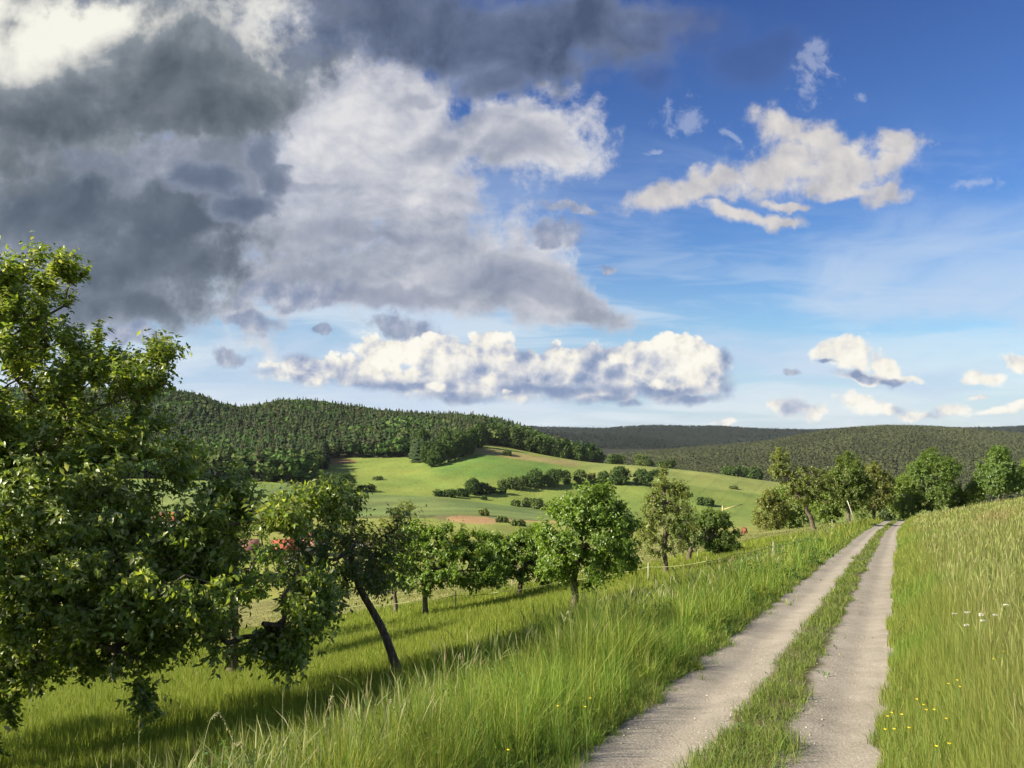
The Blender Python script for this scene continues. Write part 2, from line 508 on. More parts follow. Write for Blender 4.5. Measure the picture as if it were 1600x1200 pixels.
rows = [
    (150, np.full(len(PXS), -39.0)),
    (240, np.full(len(PXS), -45.0)),
    (430, zrow([(0, 806), (600, 806), (700, 804), (850, 813), (1000, 818), (1220, 822), (1600, 830)], 430)),
    (520, zrow([(0, 748), (250, 752), (400, 754), (560, 770), (700, 778), (850, 797), (1000, 806), (1220, 812), (1600, 820)], 520)),
    (620, zrow([(0, 728), (250, 734), (450, 738), (560, 742), (650, 738), (750, 728), (850, 742), (930, 750), (1000, 752), (1100, 765), (1220, 778), (1600, 800)], 620)),
    (720, zrow([(0, 712), (250, 718), (400, 718), (500, 716), (650, 715), (750, 696), (850, 712), (930, 724), (1000, 728), (1100, 738), (1220, 755), (1400, 775), (1600, 790)], 720)),
    (1050, zrow([(0, 603), (200, 603), (260, 607), (310, 613), (350, 627), (385, 633), (420, 624), (460, 620), (510, 622), (560, 629), (620, 637), (700, 643),
                 (760, 648), (800, 659), (850, 677), (900, 701), (935, 728), (1000, 760), (1220, 775), (1600, 780)], 1050, 21)),
    (1400, zrow([(0, 650), (700, 700), (850, 740), (930, 755), (1220, 757), (1400, 760), (1600, 765)], 1400)),
    (2300, zrow([(0, 700), (700, 715), (850, 718), (930, 714), (1000, 705), (1100, 697), (1180, 688), (1220, 679), (1260, 672), (1340, 662), (1440, 661), (1530, 667),
                 (1600, 677), (2000, 690)], 2300, 17)),
    (2700, zrow([(0, 706), (850, 716), (1000, 712), (1100, 706), (1200, 700), (1600, 700)], 2700)),
    (3200, zrow([(0, 670), (780, 668), (860, 672), (930, 676), (1000, 680), (1060, 690), (1120, 698), (1220, 700), (1600, 690), (2600, 690)], 3200, 16)),
    (3600, zrow([(0, 690), (850, 690), (1000, 692), (1100, 700), (1600, 700)], 3600)),
    (4500, zrow([(0, 662), (800, 663), (850, 664.5), (930, 665.5), (1000, 665), (1150, 667), (1260, 668), (1400, 666), (1500, 664), (1600, 663), (2600, 665)], 4500, 16)),
    (5200, np.full(len(PXS), -60.0)),
    (9500, np.full(len(PXS), -120.0)),
]
RY = np.array([r[0] for r in rows], float)
RZ = np.array([r[1] for r in rows], float)           # (rows, px)


def pchip(x, y, xq):
    """monotone cubic through (x, y[:, k]) at xq."""
    h = np.diff(x)[:, None]
    dl = np.diff(y, axis=0) / h
    m_ = np.zeros_like(y)
    same = dl[:-1] * dl[1:] > 0
    w1, w2 = 2 * h[1:] + h[:-1], h[1:] + 2 * h[:-1]
    with np.errstate(divide='ignore', invalid='ignore'):
        hm = (w1 + w2) / (w1 / dl[:-1] + w2 / dl[1:])
    m_[1:-1] = np.where(same, hm, 0)
    m_[0], m_[-1] = dl[0], dl[-1]
    i = np.clip(np.searchsorted(x, xq) - 1, 0, len(x) - 2)
    t = ((xq - x[i]) / (x[i + 1] - x[i]))[:, None]
    hh = (x[i + 1] - x[i])[:, None]
    return ((1 + 2 * t) * (1 - t) ** 2 * y[i] + t * (1 - t) ** 2 * hh * m_[i] + t * t * (3 - 2 * t) * y[i + 1] + t * t * (t - 1) * hh * m_[i + 1])


NL = 700
LQ = np.linspace(math.log(150), math.log(9500), NL)
tabL = pchip(RY, RZ, np.exp(LQ))                     # (NL, len PXS)
NP_ = 701
PQ = np.linspace(-900, 2600, NP_)
TAB = pchip(PXS, tabL.T, PQ).T                       # (NL, NP_)
ker = np.exp(-0.5 * (np.arange(-12, 13) / 3.0) ** 2); ker /= ker.sum()
TAB = np.apply_along_axis(lambda c: np.convolve(np.pad(c, 12, 'edge'), ker, 'valid'), 1, TAB)


def far_z(X, Y):
    Yc = np.clip(Y, 150, 9499)
    px = np.clip(X / Yc * F + 800, -899, 2599)
    a = (np.log(Yc) - LQ[0]) / (LQ[-1] - LQ[0]) * (NL - 1)
    b = (px - PQ[0]) / (PQ[-1] - PQ[0]) * (NP_ - 1)
    i = np.clip(a.astype(int), 0, NL - 2); j = np.clip(b.astype(int), 0, NP_ - 2)
    fa, fb = a - i, b - j
    z = (TAB[i, j] * (1 - fa) + TAB[i + 1, j] * fa) * (1 - fb) + (TAB[i, j + 1] * (1 - fa) + TAB[i + 1, j + 1] * fa) * fb
    # folds and shoulders of the hills
    k = sstep(Y, 700, 1200)
    z = z + k * (fbm(X, Y, 330, 3, 5) - 0.5) * np.clip(Y / 60, 0, 34)
    return z


def path_x(Y):
    Y = np.asarray(Y, float)
    return -1.37 + 0.4815 * Y + 0.0003 * np.maximum(Y - 40, 0) ** 2


def path_z(Y):
    Y = np.asarray(Y, float)
    Yp = np.maximum(Y, -20)
    return -2.13 - 0.0844 * Yp


def near_z(X, Y, detail=True):
    D = X - path_x(Y)
    kL = np.interp(Y, [-20, 25, 40, 60, 80, 110], [.18, .18, .155, .128, .10, .085])
    z = path_z(Y)
    R = np.maximum(D - 1.2, 0)
    z = z + 0.165 * (R - 1.5 * (1 - np.exp(-R / 1.5)) * 0.4)
    L = np.maximum(-D - 1.2, 0)
    z = z - kL * (L - 1.2 * (1 - np.exp(-L / 1.2)))
    if detail:
        w = sstep(np.abs(D), 1.5, 4.0)
        z = z + w * ((fbm(X, Y, 7.0, 3, 1) - 0.5) * 0.35 + (fbm(X, Y, 1.3, 2, 2) - 0.5) * 0.08)
    return z


def H(X, Y):
    X = np.asarray(X, float); Y = np.asarray(Y, float)
    zn = near_z(X, Y)
    # the slope rolls over into the valley
    dx = X / np.maximum(Y, 20)
    Y0 = np.interp(dx, [-0.5, -0.1, 0.25, 0.33, 0.45, 0.64], [58, 66, 84, 92, 100, 102])
    e = np.maximum(Y - Y0, 0)
    zn = zn - 0.006 * np.minimum(e, 40) ** 2 - 0.48 * np.maximum(e - 40, 0)
    w = sstep(Y, 130, 220)
    return zn * (1 - w) + far_z(X, Y) * w


def hit(px, py, up=0.0, y0=2.0, y1=6000.0):
    """first point where the line of sight through a pixel meets the ground raised by up."""
    Y = np.exp(np.linspace(math.log(y0), math.log(y1), 6000))
    X = (px - 800) / F * Y
    zr = (HY - py) / F * Y
    below = zr < H(X, Y) + up
    i = int(np.argmax(below))
    if i == 0:
        i = len(Y) - 1
    return float(X[i]), float(Y[i]), float(H(X[i], Y[i]))


def at(px, Y):
    X = (px - 800) / F * Y
    return float(X), float(Y), float(H(X, Y))


# ------------------------------------------------------------------ materials
def material(name):
    m_ = bpy.data.materials.new(name)
    m_.use_nodes = True
    nt = m_.node_tree
    for n in list(nt.nodes):
        nt.nodes.remove(n)
    return m_, G(nt)


def attr(gg, name='col'):
    n = gg.node('ShaderNodeAttribute')
    n.attribute_name = name
    return n.outputs['Color']


def principled(gg, color, rough=0.8, spec=0.3, normal=None, **kw):
    p = gg.node('ShaderNodeBsdfPrincipled')
    gg.put(p.inputs['Base Color'], color)
    gg.put(p.inputs['Roughness'], rough)
    p.inputs['Specular IOR Level'].default_value = spec
    if normal is not None:
        gg.put(p.inputs['Normal'], normal)
    for k, v in kw.items():
        gg.put(p.inputs[k], v)
    return p.outputs[0]


def out(gg, sh):
    o = gg.node('ShaderNodeOutputMaterial')
    gg.nt.links.new(sh, o.inputs['Surface'])


def bump(gg, h, strength=0.5, dist=0.05):
    b = gg.node('ShaderNodeBump')
    b.inputs['Strength'].default_value = strength
    b.inputs['Distance'].default_value = dist
    gg.put(b.inputs['Height'], h)
    return b.outputs[0]


def gnoise(gg, vec, scale, detail=4, rough=0.55, kind='FBM'):
    n = gg.node('ShaderNodeTexNoise', noise_dimensions='3D', noise_type=kind)
    gg.put(n.inputs['Vector'], vec)
    n.inputs['Scale'].default_value = scale
    n.inputs['Detail'].default_value = detail
    n.inputs['Roughness'].default_value = rough
    return n.outputs[0]


def geom_pos(gg):
    return gg.node('ShaderNodeNewGeometry').outputs['Position']


M_ground, gg = material('meadow_soil')
pos = geom_pos(gg)
c0 = attr(gg)
na = gnoise(gg, pos, 0.9, 5)
nb = gnoise(gg, pos, 0.035, 6, 0.65)
v_ = gg.step(na, 0.3, 0.7, 0.70, 1.25, kind='LINEAR')
v_ = gg.m('MULTIPLY', v_, gg.step(nb, 0.3, 0.7, 0.80, 1.18, kind='LINEAR'))
c1 = gg.v('SCALE', c0, s=v_)
out(gg, principled(gg, c1, 0.95, 0.1, bump(gg, na, 0.6, 0.08)))

# ------------------------------------------------------------------ ground sheet
def far_color(X, Y, Z):
    """real colours of fields, soil and forest floor."""
    Yc = np.maximum(Y, 1.0)
    px = X / Yc * F + 800
    py = HY - Z / Yc * F
    n = len(X)
    C = np.empty((n, 3))
    C[:] = (0.085, 0.115, 0.030)
    # near ground below the grass
    near = Y < 130
    C[near] = (0.075, 0.085, 0.028)
    D = X - path_x(Y)
    past = near & (D < -6) & (Y > 44)
    t = fbm(X, Y, 12, 3, 9)
    C[past] = np.array((0.21, 0.205, 0.075)) * (0.85 + 0.3 * t[past])[:, None]
    C[near & (D > 2)] = (0.15, 0.15, 0.05)
    mid = (Y >= 130) & (Y < 1400)
    C[mid] = (0.18, 0.23, 0.050)
    lower = mid & (Y < 428)
    C[lower] = np.array((0.225, 0.24, 0.060))
    C[lower] *= (0.7 + 0.55 * fbm(X[lower], Y[lower], 22, 3, 4))[:, None]
    strip = mid & (Y >= 428) & (Y < 520) & (px < 980)
    rowt = 0.93 + 0.11 * np.sin(Y[strip] * 0.9)
    C[strip] = np.array((0.160, 0.212, 0.068)) * rowt[:, None]
    bank = mid & (Y > 419) & (Y < 430) & (px < 980)
    C[bank] = (0.10, 0.11, 0.04)
    hill = mid & (Y >= 520)
    C[hill] = (0.190, 0.240, 0.052)
    ph = (py - 706) - (px - 640) * 0.12
    wgt = (hill * sstep(px + (fbm(X, Y, 30, 2, 6) - .5) * 30, 655 - (Y - 600) * .1, 700) * (1 - sstep(px, 850, 885)) * sstep(Y, 580, 600))[:, None]
    C = C * (1 - wgt) + np.array((0.125, 0.20, 0.042)) * wgt
    top = hill & (px > 700) & (px < 960) & (Y > 668)
    C[top] = (0.225, 0.25, 0.062)
    tan = hill & (px > 745) & (px < 905) & (Y > 672) & (Y < 705)
    C[tan] = (0.27, 0.23, 0.09)
    rt = (mid) & (px > 930 - (Y - 600) * 0.2) & (Y > 628)
    C[rt] = (0.225, 0.255, 0.068)
    rl = mid & (px > 880) & (Y >= 430) & (Y <= 628)
    C[rl] = (0.170, 0.220, 0.050)
    brown = hill & (px > 495) & (px < 550 + (fbm(X, Y, 14, 2, 7) - .5) * 40) & (Y > 665 + (px - 500) * .5)
    C[brown] = (0.22, 0.15, 0.065)
    # tractor lines and uneven growth in the fields
    ln = np.abs(((X * 0.83 - Y * 0.36 + 4 * fbm(X, Y, 60, 2, 8)) / 15.0) % 1.0 - 0.5)
    C[mid] *= (1 - 0.10 * (ln[mid] < 0.07) * (Y[mid] > 525))[:, None]
    C[mid] *= (0.90 + 0.20 * fbm(X[mid], Y[mid], 45, 4, 15))[:, None]
    C[mid] *= (1 + (fbm(X[mid], Y[mid], 26, 3, 17) - .5)[:, None] * np.array((.35, .08, .1)))
    soil = (((px - 738) / 42) ** 2 + ((Y - 413) / 17) ** 2 < 1.0 + 0.9 * (t - 0.5)) | ((np.abs(px - 820) < 70) & (np.abs(Y - 424) < 3))
    C[soil & mid] = np.array((0.34, 0.22, 0.105))
    edge = (((px - 738) / 60) ** 2 + ((Y - 420) / 22) ** 2 < 1.0) & ~soil & (Y < 430)
    C[edge & mid] = (0.16, 0.15, 0.06)
    # forest floor and the far forested hills
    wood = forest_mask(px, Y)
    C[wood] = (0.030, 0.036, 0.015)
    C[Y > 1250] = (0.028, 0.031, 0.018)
    C = C * (0.88 + 0.24 * fbm(X, Y, np.maximum(3.0, 1.0) * 9, 4, 3))[:, None]
    return C


def forest_mask(px, Y):
    yf = np.interp(px, [-900, 470, 480, 502, 512, 640, 655, 725, 742, 935, 940, 2600], [535, 535, 560, 640, 722, 722, 672, 672, 742, 765, 1230, 1230])
    return (Y > yf) & ((px < 938) | (Y > 1230))


az = np.concatenate([np.linspace(-180, -60, 60, endpoint=False), np.linspace(-60, -36, 80, endpoint=False), np.linspace(-36, 36, 1000, endpoint=False),
                     np.linspace(36, 60, 80, endpoint=False), np.linspace(60, 180, 61)])[:-1]
rad = np.concatenate([[0.4], np.exp(np.linspace(math.log(0.8), math.log(9000), 800))])
A, R = np.meshgrid(np.radians(az), rad, indexing='ij')
GX, GY = (R * np.sin(A)).ravel(), (R * np.cos(A)).ravel()
GZ = H(GX, GY)
GZ = GZ - 0.05 * (1 - sstep(np.abs(GX - path_x(GY)), 1.45, 1.75)) * (GY < 125)
na_, nr_ = A.shape
ii = np.arange(na_)[:, None]; jj = np.arange(nr_ - 1)[None, :]
i2 = (ii + 1) % na_
Qg = np.stack([ii * nr_ + jj, ii * nr_ + jj + 1, i2 * nr_ + jj + 1, i2 * nr_ + jj], -1).reshape(-1, 4)
gcol = far_color(GX, GY, GZ)
ctr = len(GX)
GXc = np.append(GX, 0); GYc = np.append(GY, 0); GZc = np.append(GZ, float(H(0., 0.)) - .05)
Tg = np.stack([np.full(na_, ctr), np.arange(na_) * nr_, ((np.arange(na_) + 1) % na_) * nr_], -1)
ground = mesh_np('ground', np.stack([GXc, GYc, GZc], -1), Tg, Qg, M_ground, col=np.vstack([gcol, gcol[:1]]), smooth=True)
tag(ground, 'green slope, valley fields and forested hills as one stretch of land', 'ground', kind='structure')

# ------------------------------------------------------------------ the farm track
M_track, gg = material('track_gravel')
pos = geom_pos(gg)
uvn = gg.node('ShaderNodeAttribute'); uvn.attribute_name = 'side'
s_ = uvn.outputs['Fac']
n1 = gnoise(gg, pos, 3.0, 5, 0.6)
n2 = gnoise(gg, pos, 45.0, 4, 0.7)
n3 = gnoise(gg, pos, 0.5, 3)
vor = gg.node('ShaderNodeTexVoronoi', voronoi_dimensions='3D', feature='F1')
gg.put(vor.inputs['Vector'], pos); vor.inputs['Scale'].default_value = 38.0
stone = gg.xyz(vor.outputs['Color'])[0]
grav = gg.ramp(n1, [(0.25, (0.265, 0.236, 0.188)), (0.5, (0.318, 0.284, 0.228)), (0.75, (0.365, 0.328, 0.268))])
grav = gg.v('SCALE', grav, s=gg.step(n2, 0.25, 0.75, 0.78, 1.17, kind='LINEAR'))
grav = gg.v('SCALE', grav, s=gg.step(stone, 0.0, 1.0, 0.92, 1.07, kind='LINEAR'))
grav = gg.v('SCALE', grav, s=gg.step(n3, 0.3, 0.7, 0.88, 1.1, kind='LINEAR'))
earth = gg.ramp(n2, [(0.2, (0.075, 0.062, 0.035)), (0.8, (0.16, 0.14, 0.08))])
# side: 0 in the middle of a wheel track, 1 at its ragged rim
rim = gg.m('ADD', s_, gg.m('MULTIPLY', gg.m('SUBTRACT', gnoise(gg, pos, 2.2, 6, 0.7), 0.5), 0.8))
fac = gg.step(rim, 0.85, 1.10)
out(gg, principled(gg, gg.mix(fac, grav, earth), 0.95, 0.12, bump(gg, gg.m('ADD', n2, gg.m('MULTIPLY', vor.outputs['Distance'], -1.2)), 0.30, 0.012)))
ty = np.concatenate([np.arange(-8, 3, 0.25), np.exp(np.linspace(math.log(3), math.log(122), 700))])
ts = np.linspace(-1.70, 1.70, 61)
TY, TS = np.meshgrid(ty, ts, indexing='ij')
wob = (fbm(TY, TY * 0, 9.0, 3, 8) - 0.5) * 0.22
TX = path_x(TY) + (TS + wob) / 0.9036
rut = 0.035 * np.exp(-((np.abs(TS) - 0.70) / 0.22) ** 2)
mid_ = 0.03 * np.exp(-(TS / 0.3) ** 2)
TZ = H(TX, TY) - rut + mid_ + 0.01 * (fbm(TX, TY, 0.35, 3, 11) - 0.5) - 0.03 * sstep(np.abs(TS), 1.25, 1.7)
n_s = len(ts)
i_ = np.arange(len(ty) - 1)[:, None]; j_ = np.arange(n_s - 1)[None, :]
Qt = np.stack([i_ * n_s + j_, i_ * n_s + j_ + 1, (i_ + 1) * n_s + j_ + 1, (i_ + 1) * n_s + j_], -1).reshape(-1, 4)
track = mesh_np('path', np.stack([TX, TY, TZ], -1).reshape(-1, 3), None, Qt, M_track, smooth=True)
sa = track.data.attributes.new('side', 'FLOAT', 'POINT')
sa.data.foreach_set('value', (np.abs(np.abs(TS) - 0.74) / 0.50).astype(np.float32).ravel())
tag(track, 'two pale gravel wheel tracks with a grassy strip between them', 'farm track', kind='structure')


def track_s(X, Y):
    """signed distance from the middle of the track, positive to the field side."""
    wob = (fbm(Y, np.asarray(Y) * 0, 9.0, 3, 8) - 0.5) * 0.22
    return (X - path_x(Y)) * 0.9036 - wob

# ================================================================== plant materials
def leaf_material(name, transl=0.35, rough=0.5, spec=0.35, backlight=(1.15, 1.25, 0.55)):
    m_, gg = material(name)
    c = attr(gg)
    p = principled(gg, c, rough, spec)
    t = gg.node('ShaderNodeBsdfTranslucent')
    gg.put(t.inputs['Color'], gg.v('MULTIPLY', c, backlight))
    mx = gg.node('ShaderNodeMixShader')
    mx.inputs[0].default_value = transl
    gg.nt.links.new(p, mx.inputs[1])
    gg.nt.links.new(t.outputs[0], mx.inputs[2])
    out(gg, mx.outputs[0])
    return m_


M_leaf = leaf_material('fruit_tree_leaves', 0.48, 0.36, 0.62, (1.5, 1.4, 0.55))
M_grass = leaf_material('grass_blades', 0.38, 0.55, 0.22)
M_far = leaf_material('distant_foliage', 0.15, 0.8, 0.1)

M_bark, gg = material('bark')
pos = geom_pos(gg)
bn = gnoise(gg, gg.v('MULTIPLY', pos, (14.0, 14.0, 3.0)), 1.6, 6, 0.65)
bl = gnoise(gg, pos, 3.0, 4, 0.6)
bc = gg.ramp(bn, [(0.25, (0.05, 0.038, 0.028)), (0.5, (0.12, 0.095, 0.07)), (0.75, (0.23, 0.19, 0.145))])
bc = gg.mix(gg.step(bl, 0.52, 0.66, 0.0, 0.55), bc, (0.20, 0.20, 0.13))
out(gg, principled(gg, bc, 0.9, 0.15, bump(gg, bn, 0.9, 0.03)))


def leaf_mesh(Pp, ax, nr, Ls, Ws, big=False):
    """leaves as small folded blades: base, two sides, tip (and a midrib when big)."""
    n = len(Pp)
    ax = ax / (np.linalg.norm(ax, axis=1, keepdims=True) + 1e-9)
    sd = np.cross(ax, nr); sd /= (np.linalg.norm(sd, axis=1, keepdims=True) + 1e-9)
    nr = np.cross(sd, ax)
    Ls, Ws = Ls[:, None], Ws[:, None]
    b = Pp
    tip = Pp + ax * Ls - nr * Ls * 0.22
    m_ = Pp + ax * Ls * 0.5
    l = m_ + sd * Ws * 0.5 + nr * Ws * 0.16
    r_ = m_ - sd * Ws * 0.5 + nr * Ws * 0.16
    if big:
        Vt = np.stack([b, l, m_, r_, tip], 1).reshape(-1, 3)
        o = np.arange(n)[:, None] * 5
        T = np.concatenate([o + [[0, 2, 1]], o + [[1, 2, 4]], o + [[0, 3, 2]], o + [[2, 3, 4]]], 0)
        return Vt, T, 5
    Vt = np.stack([b, l, r_, tip], 1).reshape(-1, 3)
    o = np.arange(n)[:, None] * 4
    T = np.concatenate([o + [[0, 3, 1]], o + [[0, 2, 3]]], 0)
    return Vt, T, 4


# ================================================================== grass
def blades(X, Y, h, w, lean, colr, seg=3, heads=None, z=None, headw=2.2, headcol=None, face=0.6, ang=None):
    """Curved tapering blades at X, Y; with heads=True the tip carries a seed head."""
    n = len(X)
    if n == 0:
        return np.zeros((0, 3)), np.zeros((0, 3), int), np.zeros((0, 4), int), np.zeros((0, 3))
    Z = (H(X, Y) if z is None else z) - 0.02
    a = rng.uniform(0, 2 * np.pi, n)              # lean direction
    if ang is not None:
        a = ang
    # the flat side turns at random, mostly so that it can be seen
    b = rng.normal(0, face, n)
    wx, wy = np.cos(b), np.sin(b)
    ts = [0.0, 0.45, 0.8] if seg == 3 else [0.0, 0.55]
    wid = [1.0, 0.85, 0.45] if seg == 3 else [1.0, 0.7]
    if heads is not None:
        ts, wid = [0.0, 0.45, 0.74, 0.86], [0.7, 0.6, 0.5, headw]
    vs = []
    lx, ly = np.cos(a) * lean * h, np.sin(a) * lean * h
    for t, ww in zip(ts, wid):
        cx, cy = X + lx * t * t, Y + ly * t * t
        cz = Z + h * t * (1 - 0.18 * lean * t)
        vs.append(np.stack([cx - wx * w * ww / 2, cy - wy * w * ww / 2, cz], -1))
        vs.append(np.stack([cx + wx * w * ww / 2, cy + wy * w * ww / 2, cz], -1))
    vs.append(np.stack([X + lx, Y + ly, Z + h * (1 - 0.25 * lean)], -1))
    k = len(vs)
    Vt = np.stack(vs, 1).reshape(-1, 3)
    base = np.arange(n)[:, None] * k
    Q = [np.concatenate([base + 2 * i, base + 2 * i + 1, base + 2 * i + 3, base + 2 * i + 2], 1) for i in range(len(ts) - 1)]
    T = np.concatenate([base + k - 3, base + k - 2, base + k - 1], 1)
    C = np.repeat(colr[:, None, :], k, 1)
    if heads is not None and headcol is not None:
        C[:, -3:, :] = headcol[:, None, :]
        C[:, -5:-3, :] = 0.5 * (headcol + colr)[:, None, :]
    return Vt, T, np.concatenate(Q, 0), C.reshape(-1, 3)


def tufts(X, Y, cell, frac, spread):
    """gather a share of the blades into tufts that splay outwards."""
    i, j = np.floor(X / cell).astype(int), np.floor(Y / cell).astype(int)
    cx = (i + 0.15 + 0.7 * _NT[i & 255, j & 255]) * cell
    cy = (j + 0.15 + 0.7 * _NT[(j * 7 + 13) & 255, (i * 3 + 5) & 255]) * cell
    n = len(X)
    r = np.abs(rng.normal(0, spread, n)); th = rng.uniform(0, 2 * np.pi, n)
    k = rng.random(n) < frac
    hf = 0.6 + 0.8 * _NT[(i * 5 + 3) & 255, (j * 11 + 1) & 255]
    tone = _NT[(i * 3 + 9) & 255, (j * 5 + 2) & 255]
    return np.where(k, cx + r * np.cos(th), X), np.where(k, cy + r * np.sin(th), Y), np.where(k, th, rng.uniform(0, 2 * np.pi, n)), np.where(k, hf, 1.0), np.where(k, tone, 0.5)


class Pile:
    def __init__(self):
        self.v, self.t, self.q, self.c, self.n = [], [], [], [], 0

    def add(self, V_, T_, Q_, C_):
        self.v.append(V_); self.c.append(C_)
        if T_ is not None and len(T_): self.t.append(T_ + self.n)
        if Q_ is not None and len(Q_): self.q.append(Q_ + self.n)
        self.n += len(V_)

    def build(self, name, mat, parent=None, loc=None, smooth=False):
        T_ = np.concatenate(self.t) if self.t else None
        Q_ = np.concatenate(self.q) if self.q else None
        return mesh_np(name, np.concatenate(self.v), T_, Q_, mat, parent, col=np.concatenate(self.c), loc=loc, smooth=smooth)


def palette(n, cols, wts, jit=0.12):
    cols = np.array(cols)
    i = rng.choice(len(cols), n, p=np.array(wts) / np.sum(wts))
    j = rng.choice(len(cols), n, p=np.array(wts) / np.sum(wts))
    t = rng.random((n, 1)) * 0.5
    c = cols[i] * (1 - t) + cols[j] * t
    return c * (1 + rng.normal(0, jit, (n, 1))).clip(0.6, 1.5)


def scatter(n, y0, y1, dxa, dxb, power=1.0):
    """points between two depths: constant density on screen needs Y distributed like 1/Y^2 per area."""
    u = rng.random(n)
    if power == 0:     # uniform per area
        Y = np.sqrt(y0 ** 2 + u * (y1 ** 2 - y0 ** 2))
    else:
        Y = y0 * (y1 / y0) ** u
    dx = rng.uniform(dxa, dxb, n)
    return dx * Y, Y


# --- the field on the upper side of the track
P_ = Pile()
for (n, y0, y1, seg) in ((90000, 3.5, 9, 3), (110000, 9, 22, 3), (110000, 22, 55, 2), (80000, 55, 116, 2)):
    X, Y = scatter(int(n * 1.25), y0, y1, 0.30, 0.92)
    s = track_s(X, Y)
    keep = (s > 1.10 + 0.22 * (vnoise(X, Y, 0.5, 3) - 0.5) + 0.02 * (Y > 30)) & (X < 0.76 * Y + 4.5)
    X, Y, s = X[keep], Y[keep], s[keep]
    edge = sstep(s, 1.05, 2.0)
    h = (0.22 + 0.42 * edge) * rng.uniform(0.55, 1.15, len(X)) * (0.8 + 0.4 * fbm(X, Y, 3.0, 3, 6))
    w = np.maximum(0.004, Y * 0.00050) * rng.uniform(0.7, 1.3, len(X))
    lean = np.abs(rng.normal(0.0, 0.28, len(X))).clip(0, 0.9)
    patch = fbm(X, Y, 4.5, 3, 12)
    c = palette(len(X), [(0.18, 0.25, 0.048), (0.235, 0.285, 0.065), (0.29, 0.295, 0.095), (0.12, 0.20, 0.038), (0.34, 0.31, 0.14)], [3, 4, 2.4, 1.5, 0.8])
    c = c * np.where(patch[:, None] > 0.5, (1.06, 1.0, 1.02), (0.92, 1.0, 0.9))
    c = c * (1.12, 1.06, 1.15)
    young = (1 - sstep(s, 1.4, 2.4))[:, None]
    c = c * (1 - young) + c * (0.92, 1.02, 0.8) * young
    yel = sstep(Y, 18, 60)[:, None]
    c = c * (1 - yel * 0.6) + c * (1.25, 1.15, 1.15) * yel * 0.6
    P_.add(*blades(X, Y, h, w, lean, c, seg))
# flowering stems standing over the field
for (n, y0, y1) in ((12000, 3.5, 10), (17000, 10, 30), (17000, 30, 114)):
    X, Y = scatter(int(n * 1.25), y0, y1, 0.30, 0.92)
    s = track_s(X, Y)
    keep = (s > 1.8 + 0.8 * rng.random(len(X))) & (X < 0.76 * Y + 4.5)
    X, Y = X[keep], Y[keep]
    h = rng.uniform(0.55, 0.95, len(X)) * (0.85 + 0.3 * fbm(X, Y, 3.0, 3, 6))
    w = np.maximum(0.003, Y * 0.00045) * rng.uniform(0.7, 1.2, len(X))
    c = palette(len(X), [(0.20, 0.25, 0.07), (0.27, 0.27, 0.10)], [1, 1])
    hc = palette(len(X), [(0.33, 0.33, 0.14), (0.29, 0.25, 0.12), (0.28, 0.33, 0.10), (0.33, 0.23, 0.14)], [3, 0.5, 5, 0.2])
    pink = np.exp(-(((X / Y * F + 800) - 1560) / 30) ** 2 - ((Y - 44) / 9) ** 2)[:, None]
    pink = pink * 0.55
    hc = hc * (1 - pink) + np.array((0.38, 0.19, 0.15)) * pink
    P_.add(*blades(X, Y, h, w, np.abs(rng.normal(0, 0.2, len(X))), c, 3, True, headcol=hc, headw=1.9))
fg = P_.build('field_grass', M_grass)
tag(fg, 'tall yellow green hay grass with pale seed heads above the gravel track', 'grass', kind='stuff')

# --- rank grass on the bank along the lower side of the track
P_ = Pile()
for (n, y0, y1, seg) in ((110000, 3.2, 9, 3), (120000, 9, 20, 3), (80000, 20, 50, 2), (50000, 50, 112, 2)):
    X, Y = scatter(n, y0, y1, -0.66, 0.47)
    s = -track_s(X, Y)
    outer = 2.75 + 1.4 * sstep(Y, 6, 14) + 1.2 * (fbm(Y, Y * 0, 6.0, 3, 14) - 0.5) * 2
    keep = (s > 1.22 + 0.35 * (fbm(X, Y, 0.6, 2, 3) - 0.5)) & (s < outer + rng.normal(0, 0.35, n))
    X, Y, s, outer = X[keep], Y[keep], s[keep], outer[keep]
    tf = 0.7 if y0 < 40 else 0.0
    X, Y, ang, hf, tone = tufts(X, Y, 0.27 if y0 < 9 else 0.42, tf, 0.05 if y0 < 9 else 0.08)
    s = -track_s(X, Y)
    grow = sstep(s, 1.15, 1.75)
    h = (0.13 + 0.56 * grow) * rng.uniform(0.45, 1.2, len(X)) * (0.45 + 1.1 * fbm(X, Y, 1.1, 3, 16))
    h = h * (1 - 0.35 * sstep(s, outer - 1.2, outer + 0.3)) * hf
    w = np.maximum(0.0042, Y * 0.00052) * rng.uniform(0.6, 1.5, len(X))
    lean = np.abs(rng.normal(0.0, 0.48, len(X))).clip(0, 1.1)
    c = palette(len(X), [(0.125, 0.215, 0.032), (0.175, 0.26, 0.042), (0.080, 0.165, 0.028), (0.25, 0.29, 0.065), (0.32, 0.30, 0.12)], [4, 3.4, 2.2, 1.8, 0.4])
    pt = fbm(X, Y, 2.2, 3, 18)[:, None]
    c = c * (0.70 + 0.60 * tone)[:, None] * (1.16, 1.04, 1.0)
    c = c * (0.85 + 0.60 * pt) * (1 + (fbm(X, Y, 0.5, 2, 19) - .5)[:, None] * np.array((.7, .3, .3)))
    yel = sstep(Y, 25, 80)[:, None]
    c = c * (1 - yel * 0.6) + c * (1.45, 1.12, 1.3) * yel * 0.6
    P_.add(*blades(X, Y, h, w, lean, c, seg, ang=ang))
